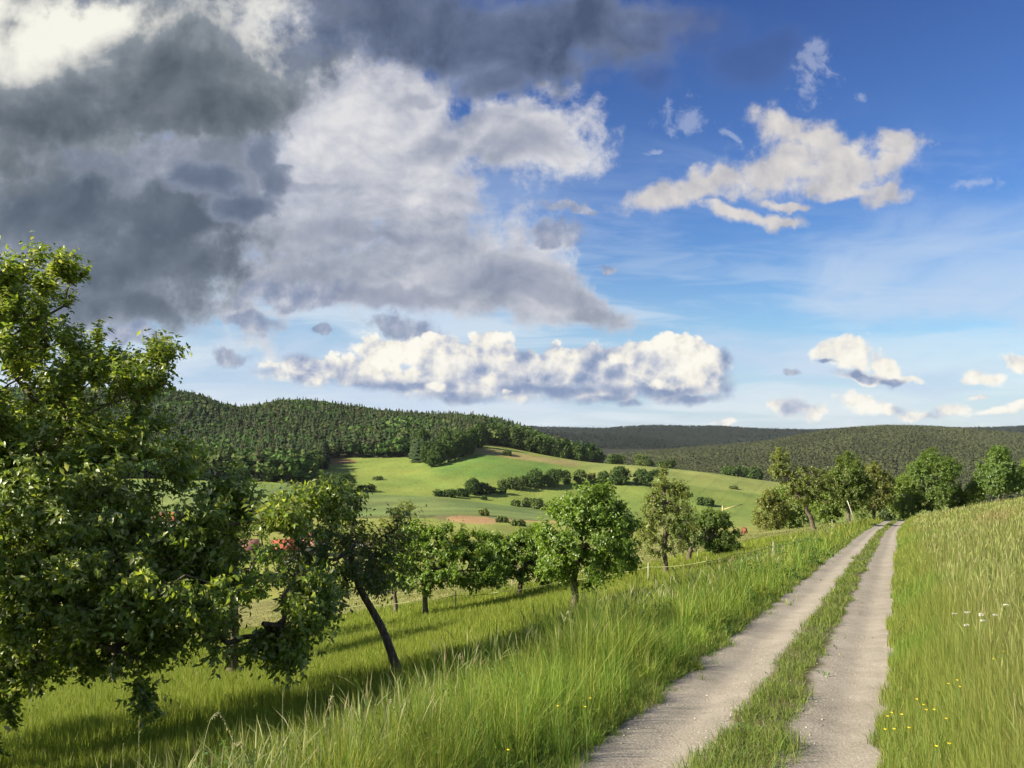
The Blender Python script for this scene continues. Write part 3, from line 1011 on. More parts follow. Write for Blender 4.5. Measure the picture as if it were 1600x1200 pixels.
for (n, y0, y1) in ((9000, 3.2, 11), (9000, 11, 30), (7000, 30, 105)):
    X, Y = scatter(n, y0, y1, -0.66, 0.47)
    s = -track_s(X, Y)
    outer = 3.2 + 1.4 * sstep(Y, 6, 14)
    keep = (s > 2.0) & (s < outer) & (fbm(X, Y, 1.8, 3, 21) > 0.42 + 0.10 * sstep(4.5 - s, 0, 2))
    X, Y = X[keep], Y[keep]
    h = rng.uniform(0.45, 0.95, len(X))
    w = np.maximum(0.0032, Y * 0.00045) * rng.uniform(0.7, 1.2, len(X))
    c = palette(len(X), [(0.16, 0.25, 0.06), (0.24, 0.27, 0.09)], [1, 1])
    hc = palette(len(X), [(0.34, 0.33, 0.16), (0.24, 0.29, 0.11), (0.30, 0.22, 0.14)], [3, 3, 0.6])
    P_.add(*blades(X, Y, h, w, np.abs(rng.normal(0, 0.32, len(X))), c, 3, True, headcol=hc, headw=2.8))
# docks, nettles and vetch among the grass
n = 2600
Y = 4.0 * (40 / 4.0) ** rng.random(n)
X = path_x(Y) - rng.uniform(1.25, 4.2, n) / 0.9036
k = fbm(X, Y, 1.2, 2, 27) > 0.5
X, Y = X[k], Y[k]
hz_ = rng.uniform(0.12, 0.5, len(X)) * sstep(-track_s(X, Y), 1.0, 2.2) + .05
q = np.repeat(np.arange(len(X)), 16)
f = rng.random(len(q))
pp = np.stack([X[q] + rng.normal(0, .03, len(q)), Y[q] + rng.normal(0, .03, len(q)), H(X, Y)[q] + hz_[q] * f], -1)
ax = rng.normal(0, 1, (len(q), 3)); ax[:, 2] = rng.uniform(-.3, .6, len(q))
Ll = rng.uniform(.03, .075, len(q)) * np.maximum(1, Y[q] / 12)
Vl, Tl, kk = leaf_mesh(pp, ax, rng.normal(0, .5, (len(q), 3)) + (0, 0, 1), Ll, Ll * .55)
P_.add(Vl, Tl, None, np.repeat(palette(len(q), [(0.07, 0.15, 0.03), (0.10, 0.19, 0.04), (0.14, 0.22, 0.06)], [2, 2, 1]), kk, 0))
bgx = P_.build('bank_grass', M_grass)
tag(bgx, 'rank deep green grass with seed heads on the bank below the track', 'grass', kind='stuff')

# --- the orchard meadow
P_ = Pile()
for (n, y0, y1, seg) in ((150000, 4.2, 14, 2), (200000, 14, 26, 2), (170000, 26, 46, 2), (70000, 46, 66, 2)):
    X, Y = scatter(n, y0, y1, -0.80, 0.44)
    s = -track_s(X, Y)
    keep = (s > 2.6) & (X > -0.74 * Y - 3)
    # the grazed pasture behind the tape is short
    fence = Y > np.interp(X / Y, [-0.7, -0.2, 0.05, 0.18, 0.30, 0.36], [42, 42, 44, 47, 62, 72])
    keep &= ~(fence & (rng.random(len(X)) < 0.75))
    X, Y, fence = X[keep], Y[keep], fence[keep]
    h = rng.uniform(0.18, 0.46, len(X)) * (0.8 + 0.4 * fbm(X, Y, 2.4, 3, 23))
    h = np.where(fence, h * 0.3, h) * (0.6 + 0.4 * sstep(Y, 7, 13))
    w = np.maximum(0.006, Y * 0.00075) * rng.uniform(0.7, 1.3, len(X))
    c = palette(len(X), [(0.195, 0.270, 0.034), (0.25, 0.305, 0.045), (0.145, 0.225, 0.030), (0.31, 0.32, 0.08)], [4, 3.5, 1.6, 1.2])
    c = c * (0.85 + 0.3 * fbm(X, Y, 5.0, 3, 25))[:, None] * (1.10, 1.03, 1.1)
    c = np.where(fence[:, None], palette(len(X), [(0.25, 0.24, 0.085), (0.20, 0.22, 0.06)], [2, 1]), c)
    P_.add(*blades(X, Y, h, w, np.abs(rng.normal(0, 0.3, len(X))), c, seg))
X, Y = scatter(26000, 44, 105, -0.3, 0.46)
s = -track_s(X, Y)
k = s > 3.5
X, Y = X[k], Y[k]
P_.add(*blades(X, Y, rng.uniform(0.12, 0.4, len(X)) * (1 - 0.6 * sstep(-track_s(X, Y), 5, 9)), Y * 0.0009 * rng.uniform(.7, 1.3, len(X)), np.abs(rng.normal(0, .3, len(X))),
               palette(len(X), [(0.22, 0.26, 0.06), (0.25, 0.24, 0.085), (0.19, 0.25, 0.05)], [2, 1, 2]), 2))
mg = P_.build('meadow_grass', M_grass)
tag(mg, 'bright yellow green meadow grass under the fruit trees', 'grass', kind='stuff')

# --- low growth between the wheel tracks and along the rims
P_ = Pile()
for (n, y0, y1, seg) in ((60000, 4.5, 11, 3), (50000, 11, 28, 2), (36000, 28, 112, 2)):
    Y = y0 * (y1 / y0) ** rng.random(n)
    s0 = rng.uniform(-1.5, 1.5, n)
    wob = (fbm(Y, Y * 0, 9.0, 3, 8) - 0.5) * 0.22
    X = path_x(Y) + (s0 + wob) / 0.9036
    half = 0.235 + 0.26 * (fbm(X * 0 + np.sign(s0) * 5, Y, 1.1, 4, 30) - 0.5) * 2
    midg = np.abs(s0) < half * (0.75 + 0.5 * rng.random(n))
    rimg = (np.abs(s0) > 1.17 + (0.28 - 0.16 * sstep(Y, 8, 25)) * (fbm(X, Y, 0.9, 3, 32) - 0.5) * 2)
    stray = (fbm(X, Y, 0.5, 3, 34) > 0.73) & (rng.random(n) < 0.05) & (np.abs(s0) < 1.25)
    keep = midg | rimg | stray
    X, Y, s0, midg, stray = X[keep], Y[keep], s0[keep], midg[keep], (stray & ~midg & ~rimg)[keep]
    h = rng.uniform(0.04, 0.19, len(X)) * (0.3 + 1.5 * fbm(X, Y, 0.6, 3, 35))
    h = np.where(stray, 0.03, h)
    w = np.maximum(0.005, Y * 0.0006) * rng.uniform(0.8, 1.6, len(X))
    c = palette(len(X), [(0.165, 0.24, 0.045), (0.23, 0.275, 0.06), (0.10, 0.175, 0.035), (0.30, 0.28, 0.10), (0.17, 0.135, 0.07)], [4, 3, 2, 1.2, 0.4])
    P_.add(*blades(X, Y, h, w, np.abs(rng.normal(0, 0.7, len(X))).clip(0, 1.6), c, seg))
# broad leaves of plantain and clover lying in the strip
n = 16000
Y = 4.5 * (40 / 4.5) ** rng.random(n)
s0 = np.where(rng.random(n) < 0.55, rng.normal(0, 0.13, n), np.sign(rng.normal(0, 1, n)) * rng.uniform(1.2, 1.5, n))
X = path_x(Y) + (s0 + (fbm(Y, Y * 0, 9.0, 3, 8) - 0.5) * 0.22) / 0.9036
k = fbm(X, Y, 0.4, 2, 37) > 0.47
X, Y = X[k], Y[k]
P_.add(*blades(X, Y, rng.uniform(0.04, 0.11, len(X)), np.maximum(0.022, Y * .001) * rng.uniform(.7, 1.4, len(X)), rng.uniform(0.4, 1.5, len(X)),
               palette(len(X), [(0.10, 0.20, 0.045), (0.15, 0.24, 0.06)], [1, 1]), 2, face=2.0))
vg = P_.build('verge_grass', M_grass)
tag(vg, 'short trodden grass and herbs growing along and between the wheel tracks', 'grass', kind='stuff')

# --- loose stones on the track
n = 3000
Y = 4.6 * (32 / 4.6) ** rng.random(n)
s0 = rng.uniform(-1.35, 1.35, n)
s0 = np.where(rng.random(n) < 0.55, np.sign(s0) * (np.abs(rng.normal(0, 0.14, n)) + np.where(rng.random(n) < .5, 0.34, 1.0)), s0)
wob = (fbm(Y, Y * 0, 9.0, 3, 8) - 0.5) * 0.22
X = path_x(Y) + (s0 + wob) / 0.9036
rut = 0.035 * np.exp(-((np.abs(s0) - 0.70) / 0.22) ** 2)
Z = H(X, Y) - rut + 0.03 * np.exp(-(s0 / 0.3) ** 2)
r = rng.lognormal(-5.0, 0.40, n).clip(0.003, 0.018)
oct_ = np.array([(1, 0, 0), (0, 1, 0), (-1, 0, 0), (0, -1, 0), (0, 0, .7), (0, 0, -.4)], float)
of = np.array([(0, 1, 4), (1, 2, 4), (2, 3, 4), (3, 0, 4), (1, 0, 5), (2, 1, 5), (3, 2, 5), (0, 3, 5)])
a = rng.uniform(0, 6.28, n)
vv = oct_[None] * (r[:, None, None] * rng.uniform(0.6, 1.3, (n, 6, 1)))
ca, sa_ = np.cos(a)[:, None], np.sin(a)[:, None]
vx = vv[..., 0] * ca - vv[..., 1] * sa_ + X[:, None]
vy = vv[..., 0] * sa_ + vv[..., 1] * ca + Y[:, None]
vz = vv[..., 2] + Z[:, None]
Vs = np.stack([vx, vy, vz], -1).reshape(-1, 3)
Ts = (of[None] + np.arange(n)[:, None, None] * 6).reshape(-1, 3)
cs = np.repeat(palette(n, [(0.42, 0.39, 0.33), (0.30, 0.27, 0.22), (0.52, 0.50, 0.45), (0.22, 0.19, 0.15)], [3, 3, 1, 1.5]), 6, 0)
M_stone, gg = material('loose_stone')
out(gg, principled(gg, attr(gg), 0.9, 0.2))
st = mesh_np('gravel', Vs, Ts, None, M_stone, col=cs)
tag(st, 'small loose stones scattered over the wheel tracks', 'gravel', kind='stuff')


# ================================================================== trees
def tube_mesh(nodes, par, rad_, sides=6):
    """joined tapering tubes along every edge parent -> child."""
    idx = np.where(par >= 0)[0]
    a, b = nodes[par[idx]], nodes[idx]
    ra, rb = rad_[par[idx]], rad_[idx]
    ra = np.minimum(ra, rb * 1.9)
    d = b - a
    L = np.linalg.norm(d, axis=1, keepdims=True) + 1e-9
    d = d / L
    ref = np.where(np.abs(d[:, 2:3]) < 0.9, np.array([[0, 0, 1.]]), np.array([[1., 0, 0]]))
    u = np.cross(d, ref); u /= np.linalg.norm(u, axis=1, keepdims=True)
    v = np.cross(d, u)
    th = np.arange(sides) / sides * 2 * np.pi
    ring = u[:, None] * np.cos(th)[None, :, None] + v[:, None] * np.sin(th)[None, :, None]
    A_ = a[:, None] + ring * ra[:, None, None] - d[:, None] * (ra * 0.25)[:, None, None]
    B_ = b[:, None] + ring * rb[:, None, None]
    m_ = len(idx)
    Vt = np.concatenate([A_, B_], 1).reshape(-1, 3)
    base = np.arange(m_)[:, None] * 2 * sides
    k = np.arange(sides)[None]
    k2 = (k + 1) % sides
    Q = np.stack([base + k, base + k2, base + sides + k2, base + sides + k], -1).reshape(-1, 4)
    return Vt, Q


GREEN = [(0.055, 0.115, 0.022), (0.085, 0.165, 0.030), (0.125, 0.205, 0.045), (0.20, 0.26, 0.10)]


def make_tree(name, label, base, trunk_pts, blobs_, n_nodes=260, n_shoot=900, per=9, leaf=0.09, r_base=0.13, cols=GREEN, wts=(3, 4, 2.4, 0.7),
              droop=0.25, group=None, cat='tree', shoot=0.30, big=False, sides=6, rise=0.5, seed=1, mat=None, r_tip=0.008, hollow=0.45, tw=1.0, gap=0.0, free=0.0, gapsc=0.9):
    """A tree of its own: Empty at the foot > trunk (with its limbs) and crown.
    trunk_pts and blobs_ are in metres from the foot; blobs: (x, y, z, rx, ry, rz, weight)."""
    global rng
    keep_rng = rng
    rng = np.random.default_rng(1000 + seed)
    tp = np.array(trunk_pts, float)
    # resample the trunk
    seg = []
    for i in range(len(tp) - 1):
        k = max(2, int(np.linalg.norm(tp[i + 1] - tp[i]) / 0.35))
        for t in np.arange(k) / k:
            seg.append(tp[i] * (1 - t) + tp[i + 1] * t)
    seg.append(tp[-1])
    seg = np.array(seg)
    seg[1:-1] += rng.normal(0, 0.018, (len(seg) - 2, 3)) * min(1.0, r_base / 0.1)
    nodes = [p for p in seg]
    par = [-1] + list(range(len(seg) - 1))
    nt = len(seg)
    first = max(1, int(nt * 0.5))
    bl = np.array(blobs_, float)
    wsum = bl[:, 6] / bl[:, 6].sum()
    bi = rng.choice(len(bl), n_nodes, p=wsum)
    dirs = rng.normal(0, 1, (n_nodes, 3)); dirs /= np.linalg.norm(dirs, axis=1, keepdims=True)
    rr = (hollow ** 3 + (1 - hollow ** 3) * rng.random(n_nodes)) ** (1 / 3)
    att = bl[bi, :3] + dirs * rr[:, None] * bl[bi, 3:6]
    if gap:
        fk = fbm(att[:, 0] * 1.0 + 50, att[:, 2] + att[:, 1] * .7 + 50, gapsc, 2, seed) > gap
        att = att[fk]
    order = np.argsort(np.linalg.norm(att - seg[-1], axis=1) + rng.normal(0, 0.2, len(att)))
    N_ = np.zeros((nt + len(att) * 12, 3)); N_[:nt] = seg
    cnt = nt
    elig = np.ones(len(N_), bool); elig[:first] = False
    for k in order:
        a_ = att[k]
        c = N_[:cnt]
        dv = a_ - c
        dist = np.linalg.norm(dv, axis=1)
        # limbs prefer to run outwards: penalise joining a node farther from the trunk head than the target
        pen = 0.55 * np.maximum(0, np.linalg.norm(c - seg[-1], axis=1) - np.linalg.norm(a_ - seg[-1]))
        cost = dist + pen
        cost[:first] = 1e9
        j = int(np.argmin(cost))
        d = dist[j]
        m_ = int(min(10, max(1, round(d / 0.28))))
        prev = j
        p0 = N_[j]
        bow = np.array([0, 0, 1.0]) * d * 0.10 * (1 if rise > 0 else -1)
        for q in range(1, m_ + 1):
            t = q / m_
            pt = p0 + (a_ - p0) * t + bow * 4 * t * (1 - t)
            if q < m_:
                pt = pt + rng.normal(0, 0.035 * min(1, d), 3)
            N_[cnt] = pt
            par.append(prev)
            prev = cnt
            cnt += 1
    nodes = N_[:cnt]
    par = np.array(par)
    load = np.zeros(cnt)
    child = np.bincount(par[par >= 0], minlength=cnt)
    load[child == 0] = 1
    for i in range(cnt - 1, 0, -1):
        load[par[i]] += load[i]
    rad_ = r_tip * np.maximum(load, 1) ** 0.5
    scale_ = r_base * 0.62 / rad_[nt - 1]
    rad_ = np.maximum(rad_ * min(scale_, 1.6) if scale_ > 0 else rad_, r_tip * 0.7)
    rad_[:nt] = np.interp(np.arange(nt), [0, 1.5, nt - 1], [r_base * 1.35, r_base, r_base * 0.68])
    root = empty(name, base)
    tag(root, label, cat, group)
    Vb, Qb = tube_mesh(nodes, par, rad_, sides)
    mesh_np('trunk', Vb, None, Qb, M_bark, root, smooth=True)
    # shoots with leaves
    tips = np.where((load <= 5) & (np.arange(cnt) >= nt))[0]
    si = rng.choice(tips, n_shoot)
    t = rng.random((n_shoot, 1))
    sp = nodes[si] * t + nodes[par[si]] * (1 - t)
    if free:
        fb = rng.choice(len(bl), n_shoot, p=wsum)
        fd = rng.normal(0, 1, (n_shoot, 3)); fd /= np.linalg.norm(fd, axis=1, keepdims=True)
        fp = bl[fb, :3] + fd * (rng.uniform(0.45, 1.0, (n_shoot, 1)) * bl[fb, 3:6])
        sp = np.where(rng.random((n_shoot, 1)) < free, fp, sp)
    cen = (bl[:, :3] * bl[:, 6:7]).sum(0) / bl[:, 6].sum()
    ow = sp - cen
    ow /= (np.linalg.norm(ow, axis=1, keepdims=True) + 1e-6)
    sdv = ow * 0.8 + rng.normal(0, 0.55, (n_shoot, 3))
    sdv[:, 2] += rise * np.where(ow[:, 2] > -0.15, 1, -0.5) - droop
    sdv /= np.linalg.norm(sdv, axis=1, keepdims=True)
    sl = shoot * rng.uniform(0.4, 1.25, n_shoot)
    n = n_shoot * per
    k = np.repeat(np.arange(n_shoot), per)
    f = rng.random(n)
    pp = sp[k] + sdv[k] * (f * sl[k])[:, None]
    rad3 = rng.normal(0, 1, (n, 3))
    rad3 -= (rad3 * sdv[k]).sum(1, keepdims=True) * sdv[k]
    rad3 /= (np.linalg.norm(rad3, axis=1, keepdims=True) + 1e-6)
    ax = rad3 * 0.85 + sdv[k] * 0.55
    ax[:, 2] -= rng.uniform(0.0, 0.65, n)
    nr = rng.normal(0, 0.5, (n, 3)) + np.array([0, 0, 0.6]) + ow[k] * 0.65
    Ls = leaf * rng.uniform(0.6, 1.25, n)
    Vl, Tl, kk = leaf_mesh(pp, ax, nr, Ls, Ls * 0.62 * tw, big)
    sh_c = rng.normal(0, 0.10, n_shoot)
    c = palette(n, cols, wts, 0.13) * (1 + sh_c[k])[:, None].clip(0.7, 1.4)
    mesh_np('crown', Vl, Tl, None, mat or M_leaf, root, col=np.repeat(c, kk, 0))
    rng = keep_rng
    return root

# ================================================================== the orchard
SC = F      # pixels per metre at depth 1


def px_blobs(base, Y, lst):
    """crown lobes given as (px, row, half width px, half height px, depth m, dy m, weight) at the tree's own distance."""
    o = []
    for (px, py, rx, ry, dpt, dy, w) in lst:
        o.append(((px - 800) / F * Y - base[0], dy, (HY - py) / F * Y - base[2], rx / F * Y, dpt, ry / F * Y, w))
    return o


def tpts(base, Y, lst):
    return [((px - 800) / F * Y - base[0], dy, (HY - py) / F * Y - base[2]) for (px, py, dy) in lst]


# the big apple tree on the slope below the viewer
Y = 10.6
bx, by, bz = -8.0, Y, float(H(-8.0, Y))
B0 = (bx, by, bz - 0.1)
K = lambda *l: px_blobs(B0, Y, l)
make_tree('apple_tree', 'big dense apple tree whose drooping branches hang over the meadow slope', B0,
          tpts(B0, Y, [(-148, 1330, 0), (-120, 1200, 0), (-80, 1080, 0.1), (-30, 980, 0)]),
          K((-90, 760, 190, 250, 2.3, 0, 2.6), (60, 850, 150, 130, 2.0, 0, 2.6), (190, 890, 140, 90, 1.7, -0.3, 2.3), (320, 885, 96, 74, 1.3, -0.5, 1.6),
            (50, 600, 95, 120, 1.6, 0, 1.5), (15, 470, 50, 74, 0.9, 0, 0.62), (90, 680, 115, 100, 1.6, 0, 1.3), (90, 445, 24, 46, 0.5, 0, 0.2), (100, 830, 140, 110, 1.0, -1.0, 1.6), (10, 700, 120, 110, 1.0, -.8, 1.2),
            (180, 600, 80, 40, 1.0, 0, 0.7), (255, 565, 28, 14, 0.4, 0, 0.12), (215, 725, 75, 75, 1.2, 0, 0.8), (450, 800, 44, 30, 0.7, -0.3, 0.35), (482, 908, 34, 34, 0.8, -.3, .35), (370, 800, 56, 40, 0.9, 0, .5),
            (480, 930, 34, 40, 0.6, -0.3, 0.32), (250, 1000, 36, 40, 0.6, -0.5, 0.25), (445, 985, 40, 30, 0.5, -0.4, 0.32), (105, 985, 95, 45, 1.0, -0.5, 0.9),
            (15, 1030, 55, 80, 0.8, -0.6, 0.8), (5, 1125, 26, 40, 0.4, -0.6, 0.22), (340, 800, 60, 36, 0.7, 0, 0.45), (500, 790, 28, 34, 0.5, 0, 0.13),
            (545, 790, 12, 26, 0.3, 0, 0.05), (250, 1060, 12, 26, 0.2, -0.5, 0.06), (340, 985, 60, 26, 0.6, -0.5, 0.3)),
          n_nodes=2300, n_shoot=15500, per=10, leaf=0.092, r_base=0.22, shoot=0.36, big=True, sides=8, rise=0.65, droop=0.25, seed=1, r_tip=0.005, hollow=0.2, gap=0.37, gapsc=0.55, tw=0.74,
          cols=[(0.10, 0.165, 0.026), (0.17, 0.25, 0.042), (0.27, 0.35, 0.075), (0.46, 0.49, 0.26)], wts=(2.2, 4, 3.2, 1.6), cat='fruit tree')

orch = 'fruit trees of the orchard'


def orchard(name, label, foot, trunk, lobes, Y=None, **kw):
    if Y is None:
        x, y, z = hit(foot[0], foot[1])
    else:
        x, y, z = at(foot[0], Y)
    b = (x, y, z - 0.08)
    tr = [(foot[0], HY - b[2] / y * F, 0)] + list(trunk)
    return make_tree(name, label, b, tpts(b, y, tr), px_blobs(b, y, lobes), group=orch, cat='fruit tree', **kw), b


LT = [(0.125, 0.215, 0.032), (0.17, 0.275, 0.044), (0.23, 0.325, 0.065), (0.30, 0.37, 0.12)]
OL = [(0.1595, 0.2145, 0.0462), (0.209, 0.264, 0.066), (0.275, 0.3135, 0.1045), (0.341, 0.33, 0.154)]
# leaning tree
_, b_ = orchard('plum_tree', 'thin fruit tree leaning far over towards the big apple tree', (630, 1066), [(605, 1002, 0), (583, 955, 0), (560, 912, 0), (545, 860, 0)],
        [(520, 850, 62, 60, 1.3, 0, 2), (560, 880, 50, 46, 1.2, 0, 1.6), (485, 898, 34, 34, 1.1, 0, .8), (540, 790, 22, 34, .5, 0, .35), (600, 880, 36, 34, .9, 0, .7), (610, 830, 26, 40, .7, .4, .4)],
        n_nodes=300, n_shoot=1250, per=8, leaf=0.08, r_base=0.07, shoot=0.34, seed=2, gap=.33, gapsc=.4, tw=.75, cols=[(0.075, 0.125, 0.028), (0.11, 0.16, 0.038), (0.17, 0.20, 0.06), (0.27, 0.25, 0.13)], wts=(3, 4, 2, .8), hollow=.3)
print('leaning', b_)
_, b_ = orchard('apple_tree', 'fruit tree with a pale straight stem below the hanging apple branches', (365, 1062), [(364, 1000, 0), (366, 940, 0), (362, 900, 0)],
        [(350, 880, 80, 70, 2, .5, 2), (405, 910, 46, 32, 1.6, .5, .7), (290, 890, 60, 50, 1.5, .5, 1)],
        n_nodes=200, n_shoot=1000, per=8, leaf=0.10, r_base=0.13, seed=3, cols=LT, rise=.4)
print('365', b_)
_, b_ = orchard('apple_tree', 'fruit tree with a dark stem in the shade behind the big apple tree', (181, 1072), [(182, 1000, 0), (184, 930, 0), (180, 880, 0)],
        [(180, 850, 90, 70, 2.3, .5, 2), (110, 850, 60, 60, 2, .5, 1), (250, 850, 60, 60, 2, .5, 1)],
        n_nodes=200, n_shoot=900, per=8, leaf=0.11, r_base=0.16, seed=4, rise=.4)
print('180', b_)
_, b_ = orchard('apple_tree', 'low spreading apple tree with a forked dark stem and bright green leaves', (666, 968), [(664, 930, 0), (667, 918, 0), (672, 890, 0)],
        [(665, 880, 50, 44, 1.4, 0, 2), (620, 880, 42, 34, 1.2, 0, 1), (715, 880, 50, 40, 1.4, 0, 1.6), (760, 890, 34, 26, 1.1, 0, .8), (640, 840, 30, 26, .9, .3, .8), (700, 845, 42, 26, 1.1, .2, 1), (598, 905, 22, 20, .8, 0, .4), (745, 860, 34, 26, 1, .3, .7),
         (730, 905, 16, 18, .5, 0, .25)],
        n_nodes=480, n_shoot=4200, per=9, leaf=0.105, r_base=0.105, seed=5, cols=LT, hollow=.35)
print('666', b_)
_, b_ = orchard('pear_tree', 'greyish half bare fruit tree with reddish twigs behind the low apple tree', (618, 962), [(617, 930, 0), (616, 890, 0), (618, 850, 0)],
        [(612, 850, 30, 44, 1, 0, 1), (630, 815, 22, 34, .8, 0, .6), (590, 868, 24, 28, .9, 0, .6)], Y=37,
        n_nodes=300, n_shoot=1100, per=7, leaf=0.085, r_base=0.10, seed=6, cols=OL, wts=(2, 3, 3, 2), hollow=.3, rise=.9)
_, b_ = orchard('apple_tree', 'apple tree with a leaning dark stem between the forked one and the round one', (811, 936), [(814, 905, 0), (818, 890, 0), (824, 870, 0)],
        [(820, 870, 40, 34, 1.2, 0, 2), (785, 880, 30, 26, 1, 0, 1), (850, 880, 34, 26, 1.1, 0, 1), (790, 855, 28, 20, 1, 0, .8), (830, 845, 26, 20, 1, 0, .8), (765, 865, 22, 20, .8, 0, .5)],
        n_nodes=400, n_shoot=3200, per=9, leaf=0.11, r_base=0.11, seed=7, cols=LT, hollow=.35)
print('811', b_)
_, b_ = orchard('apple_tree', 'round crowned apple tree on a straight reddish stem beside the tall bank grass', (898, 968), [(897, 930, 0), (898, 905, 0), (904, 870, 0), (920, 835, 0)],
        [(905, 850, 64, 60, 1.3, 0, 2.4), (950, 840, 46, 60, 1.1, 0, 1.5), (885, 868, 54, 30, 1.1, 0, 1.3), (915, 795, 48, 34, .9, 0, 1.3), (965, 868, 30, 26, .8, 0, .6), (862, 860, 24, 28, .8, 0, .6), (935, 785, 20, 22, .5, 0, .35),
         (940, 815, 42, 34, .9, 0, .8), (975, 850, 20, 34, .6, 0, .4)],
        n_nodes=520, n_shoot=4200, per=10, leaf=0.08, r_base=0.10, gap=0.33, gapsc=.4, shoot=.34, seed=8, cols=LT, hollow=.35, wts=(3, 4, 2, .5))
print('898', b_)
_, b_ = orchard('pear_tree', 'slim upright pear tree with olive green leaves near the tape fence', (1041, 902), [(1040, 880, 0), (1038, 865, 0), (1040, 820, 0), (1038, 770, 0)],
        [(1044, 825, 46, 42, 1.2, 0, 2.0), (1044, 785, 36, 34, .9, 0, 1.4), (1038, 752, 9, 20, .3, 0, .22), (1012, 840, 16, 26, .6, 0, .5), (1062, 770, 14, 20, .4, 0, .4), (1022, 800, 18, 26, .6, 0, .5)],
        n_nodes=420, n_shoot=2400, per=8, leaf=0.08, r_base=0.11, seed=9, cols=OL, wts=(3, 3, 2, .8), hollow=.3, rise=.8)
print('1041', b_)
_, b_ = orchard('apple_tree', 'low bushy apple tree reaching out beside the slim pear tree', (1076, 880), [(1078, 862, 0), (1084, 850, 0), (1094, 838, 0)],
        [(1098, 830, 46, 28, 1.4, 0, 1.8), (1130, 845, 30, 22, 1.1, 0, 1.1), (1112, 812, 26, 14, .9, 0, .7), (1068, 822, 20, 24, .9, 0, .6), (1137, 852, 12, 10, .6, 0, .25)], Y=43,
        n_nodes=340, n_shoot=2400, per=9, leaf=0.105, r_base=0.13, seed=10, cols=[(0.09, 0.155, 0.03), (0.13, 0.21, 0.04), (0.18, 0.255, 0.06), (0.24, 0.29, 0.11)], hollow=.4)
_, b_ = orchard('pear_tree', 'old pear tree with a leaning bare stem and a tall pale green side limb', (1272, 832), [(1268, 812, 0), (1258, 790, 0), (1248, 776, 0), (1236, 755, 0), (1222, 735, 0)],
        [(1220, 722, 15, 22, .9, 0, 1.3), (1238, 748, 20, 18, 1.1, 0, .8), (1262, 752, 34, 22, 1.8, 0, 1.6), (1250, 770, 22, 18, 1.2, 0, .8), (1284, 765, 24, 26, 1.6, 0, 1), (1218, 703, 6, 8, .3, 0, .12), (1214, 738, 10, 14, .6, 0, .4)],
        Y=74, n_nodes=380, n_shoot=3000, per=8, leaf=0.13, r_base=0.21, seed=11, cols=OL, wts=(2, 3, 2, .6), hollow=.3, shoot=.35)
print('1272', b_)

# ------------------------------------------------------------------ trees where the slope rolls over
crest = 'trees along the end of the farm track'
G2 = [(0.14, 0.224, 0.0403), (0.196, 0.2856, 0.056), (0.2632, 0.3472, 0.084), (0.3248, 0.3808, 0.1344)]
G3 = [(0.1624, 0.2072, 0.047), (0.2128, 0.252, 0.0616), (0.28, 0.2968, 0.0896), (0.336, 0.3192, 0.1344)]


def crest_tree(label, px, Y, top, w, kind='tree', cols=G2, seed=20, name=None, lobes=None, bare=0.2, leaf=0.19, n=1300, cat=None, group=crest, lean=0):
    """px of the foot, depth, image row of the top, crown width in pixels of the photograph."""
    x, y, z = at(px, Y)
    rowb = HY - z / y * F
    h = rowb - top
    b = (x, y, z - 0.15)
    k = bare
    if lobes is None:
        r_ = np.random.default_rng(seed)
        lobes = [(px + lean, rowb - h * (k + (1 - k) * .40), w * .44, h * (1 - k) * .44, w * .4 / F * Y, 0, 2.0), (px + lean, rowb - h * (k + (1 - k) * .76), w * .24, h * (1 - k) * .24, w * .22 / F * Y, 0, .8)]
        for q in range(5):
            a = r_.uniform(0, 6.28)
            lobes.append((px + lean + math.cos(a) * w * .30, rowb - h * (k + (1 - k) * r_.uniform(.25, .7)), w * .2, h * .17, w * .2 / F * Y, math.sin(a) * w * .25 / F * Y, .5))
    return make_tree(name or ('orchard_tree' if kind == 'tree' else 'bush'), label, b, tpts(b, y, [(px, rowb, 0), (px + lean * .4, rowb - h * k, 0), (px + lean, rowb - h * (k + .3 * (1 - k)), 0)]),
                     px_blobs(b, y, lobes), n_nodes=200, n_shoot=int(n * 1.7), per=8, leaf=leaf, r_base=max(0.06, h / F * Y * 0.028) if kind == 'tree' else 0.05, shoot=0.5,
                     cols=cols, group=group, cat=cat or ('tree' if kind == 'tree' else 'bush'), seed=seed, hollow=.3, sides=5, free=.45)


crest_tree('wide olive bush lowest down at the near end of the hedge below the track', 1204, 100, 762, 56, 'bush', G3, 21, bare=.02)
crest_tree('broad green bush behind the leaning pear tree', 1243, 103, 748, 70, 'bush', G2, 22, bare=.02, n=1500)
crest_tree('bright green bush between the leaning pear tree and the tall dense tree', 1290, 100, 742, 56, 'bush', G2, 23, bare=.02, n=1400)
crest_tree('tall dense dark green fruit tree at the lower edge of the far track', 1326, 96, 706, 78, 'tree', [(0.10, 0.165, 0.032), (0.14, 0.21, 0.042), (0.20, 0.25, 0.060), (0.27, 0.27, 0.10)], 24, bare=.22, n=2300)
crest_tree('olive brown fruit tree between the tall dense tree and the bend of the track', 1366, 103, 722, 62, 'tree', G3, 25, bare=.18, n=1600)
crest_tree('low dark bush where the track disappears', 1386, 116, 772, 24, 'bush', [(0.045, 0.08, 0.022), (0.06, 0.11, 0.028), (0.09, 0.14, 0.04), (.12, .17, .06)], 26, bare=.02, n=600)
crest_tree('low green bush at the end of the hay field beside the track end', 1412, 107, 742, 58, 'bush', G2, 27, bare=.05, n=1400)
crest_tree('broad light green tree at the upper edge of the hay field', 1455, 106, 702, 84, 'tree', [(0.115, 0.20, 0.034), (0.16, 0.25, 0.05), (0.21, 0.29, 0.075), (.27, .33, .12)], 28, bare=.12, n=2600)
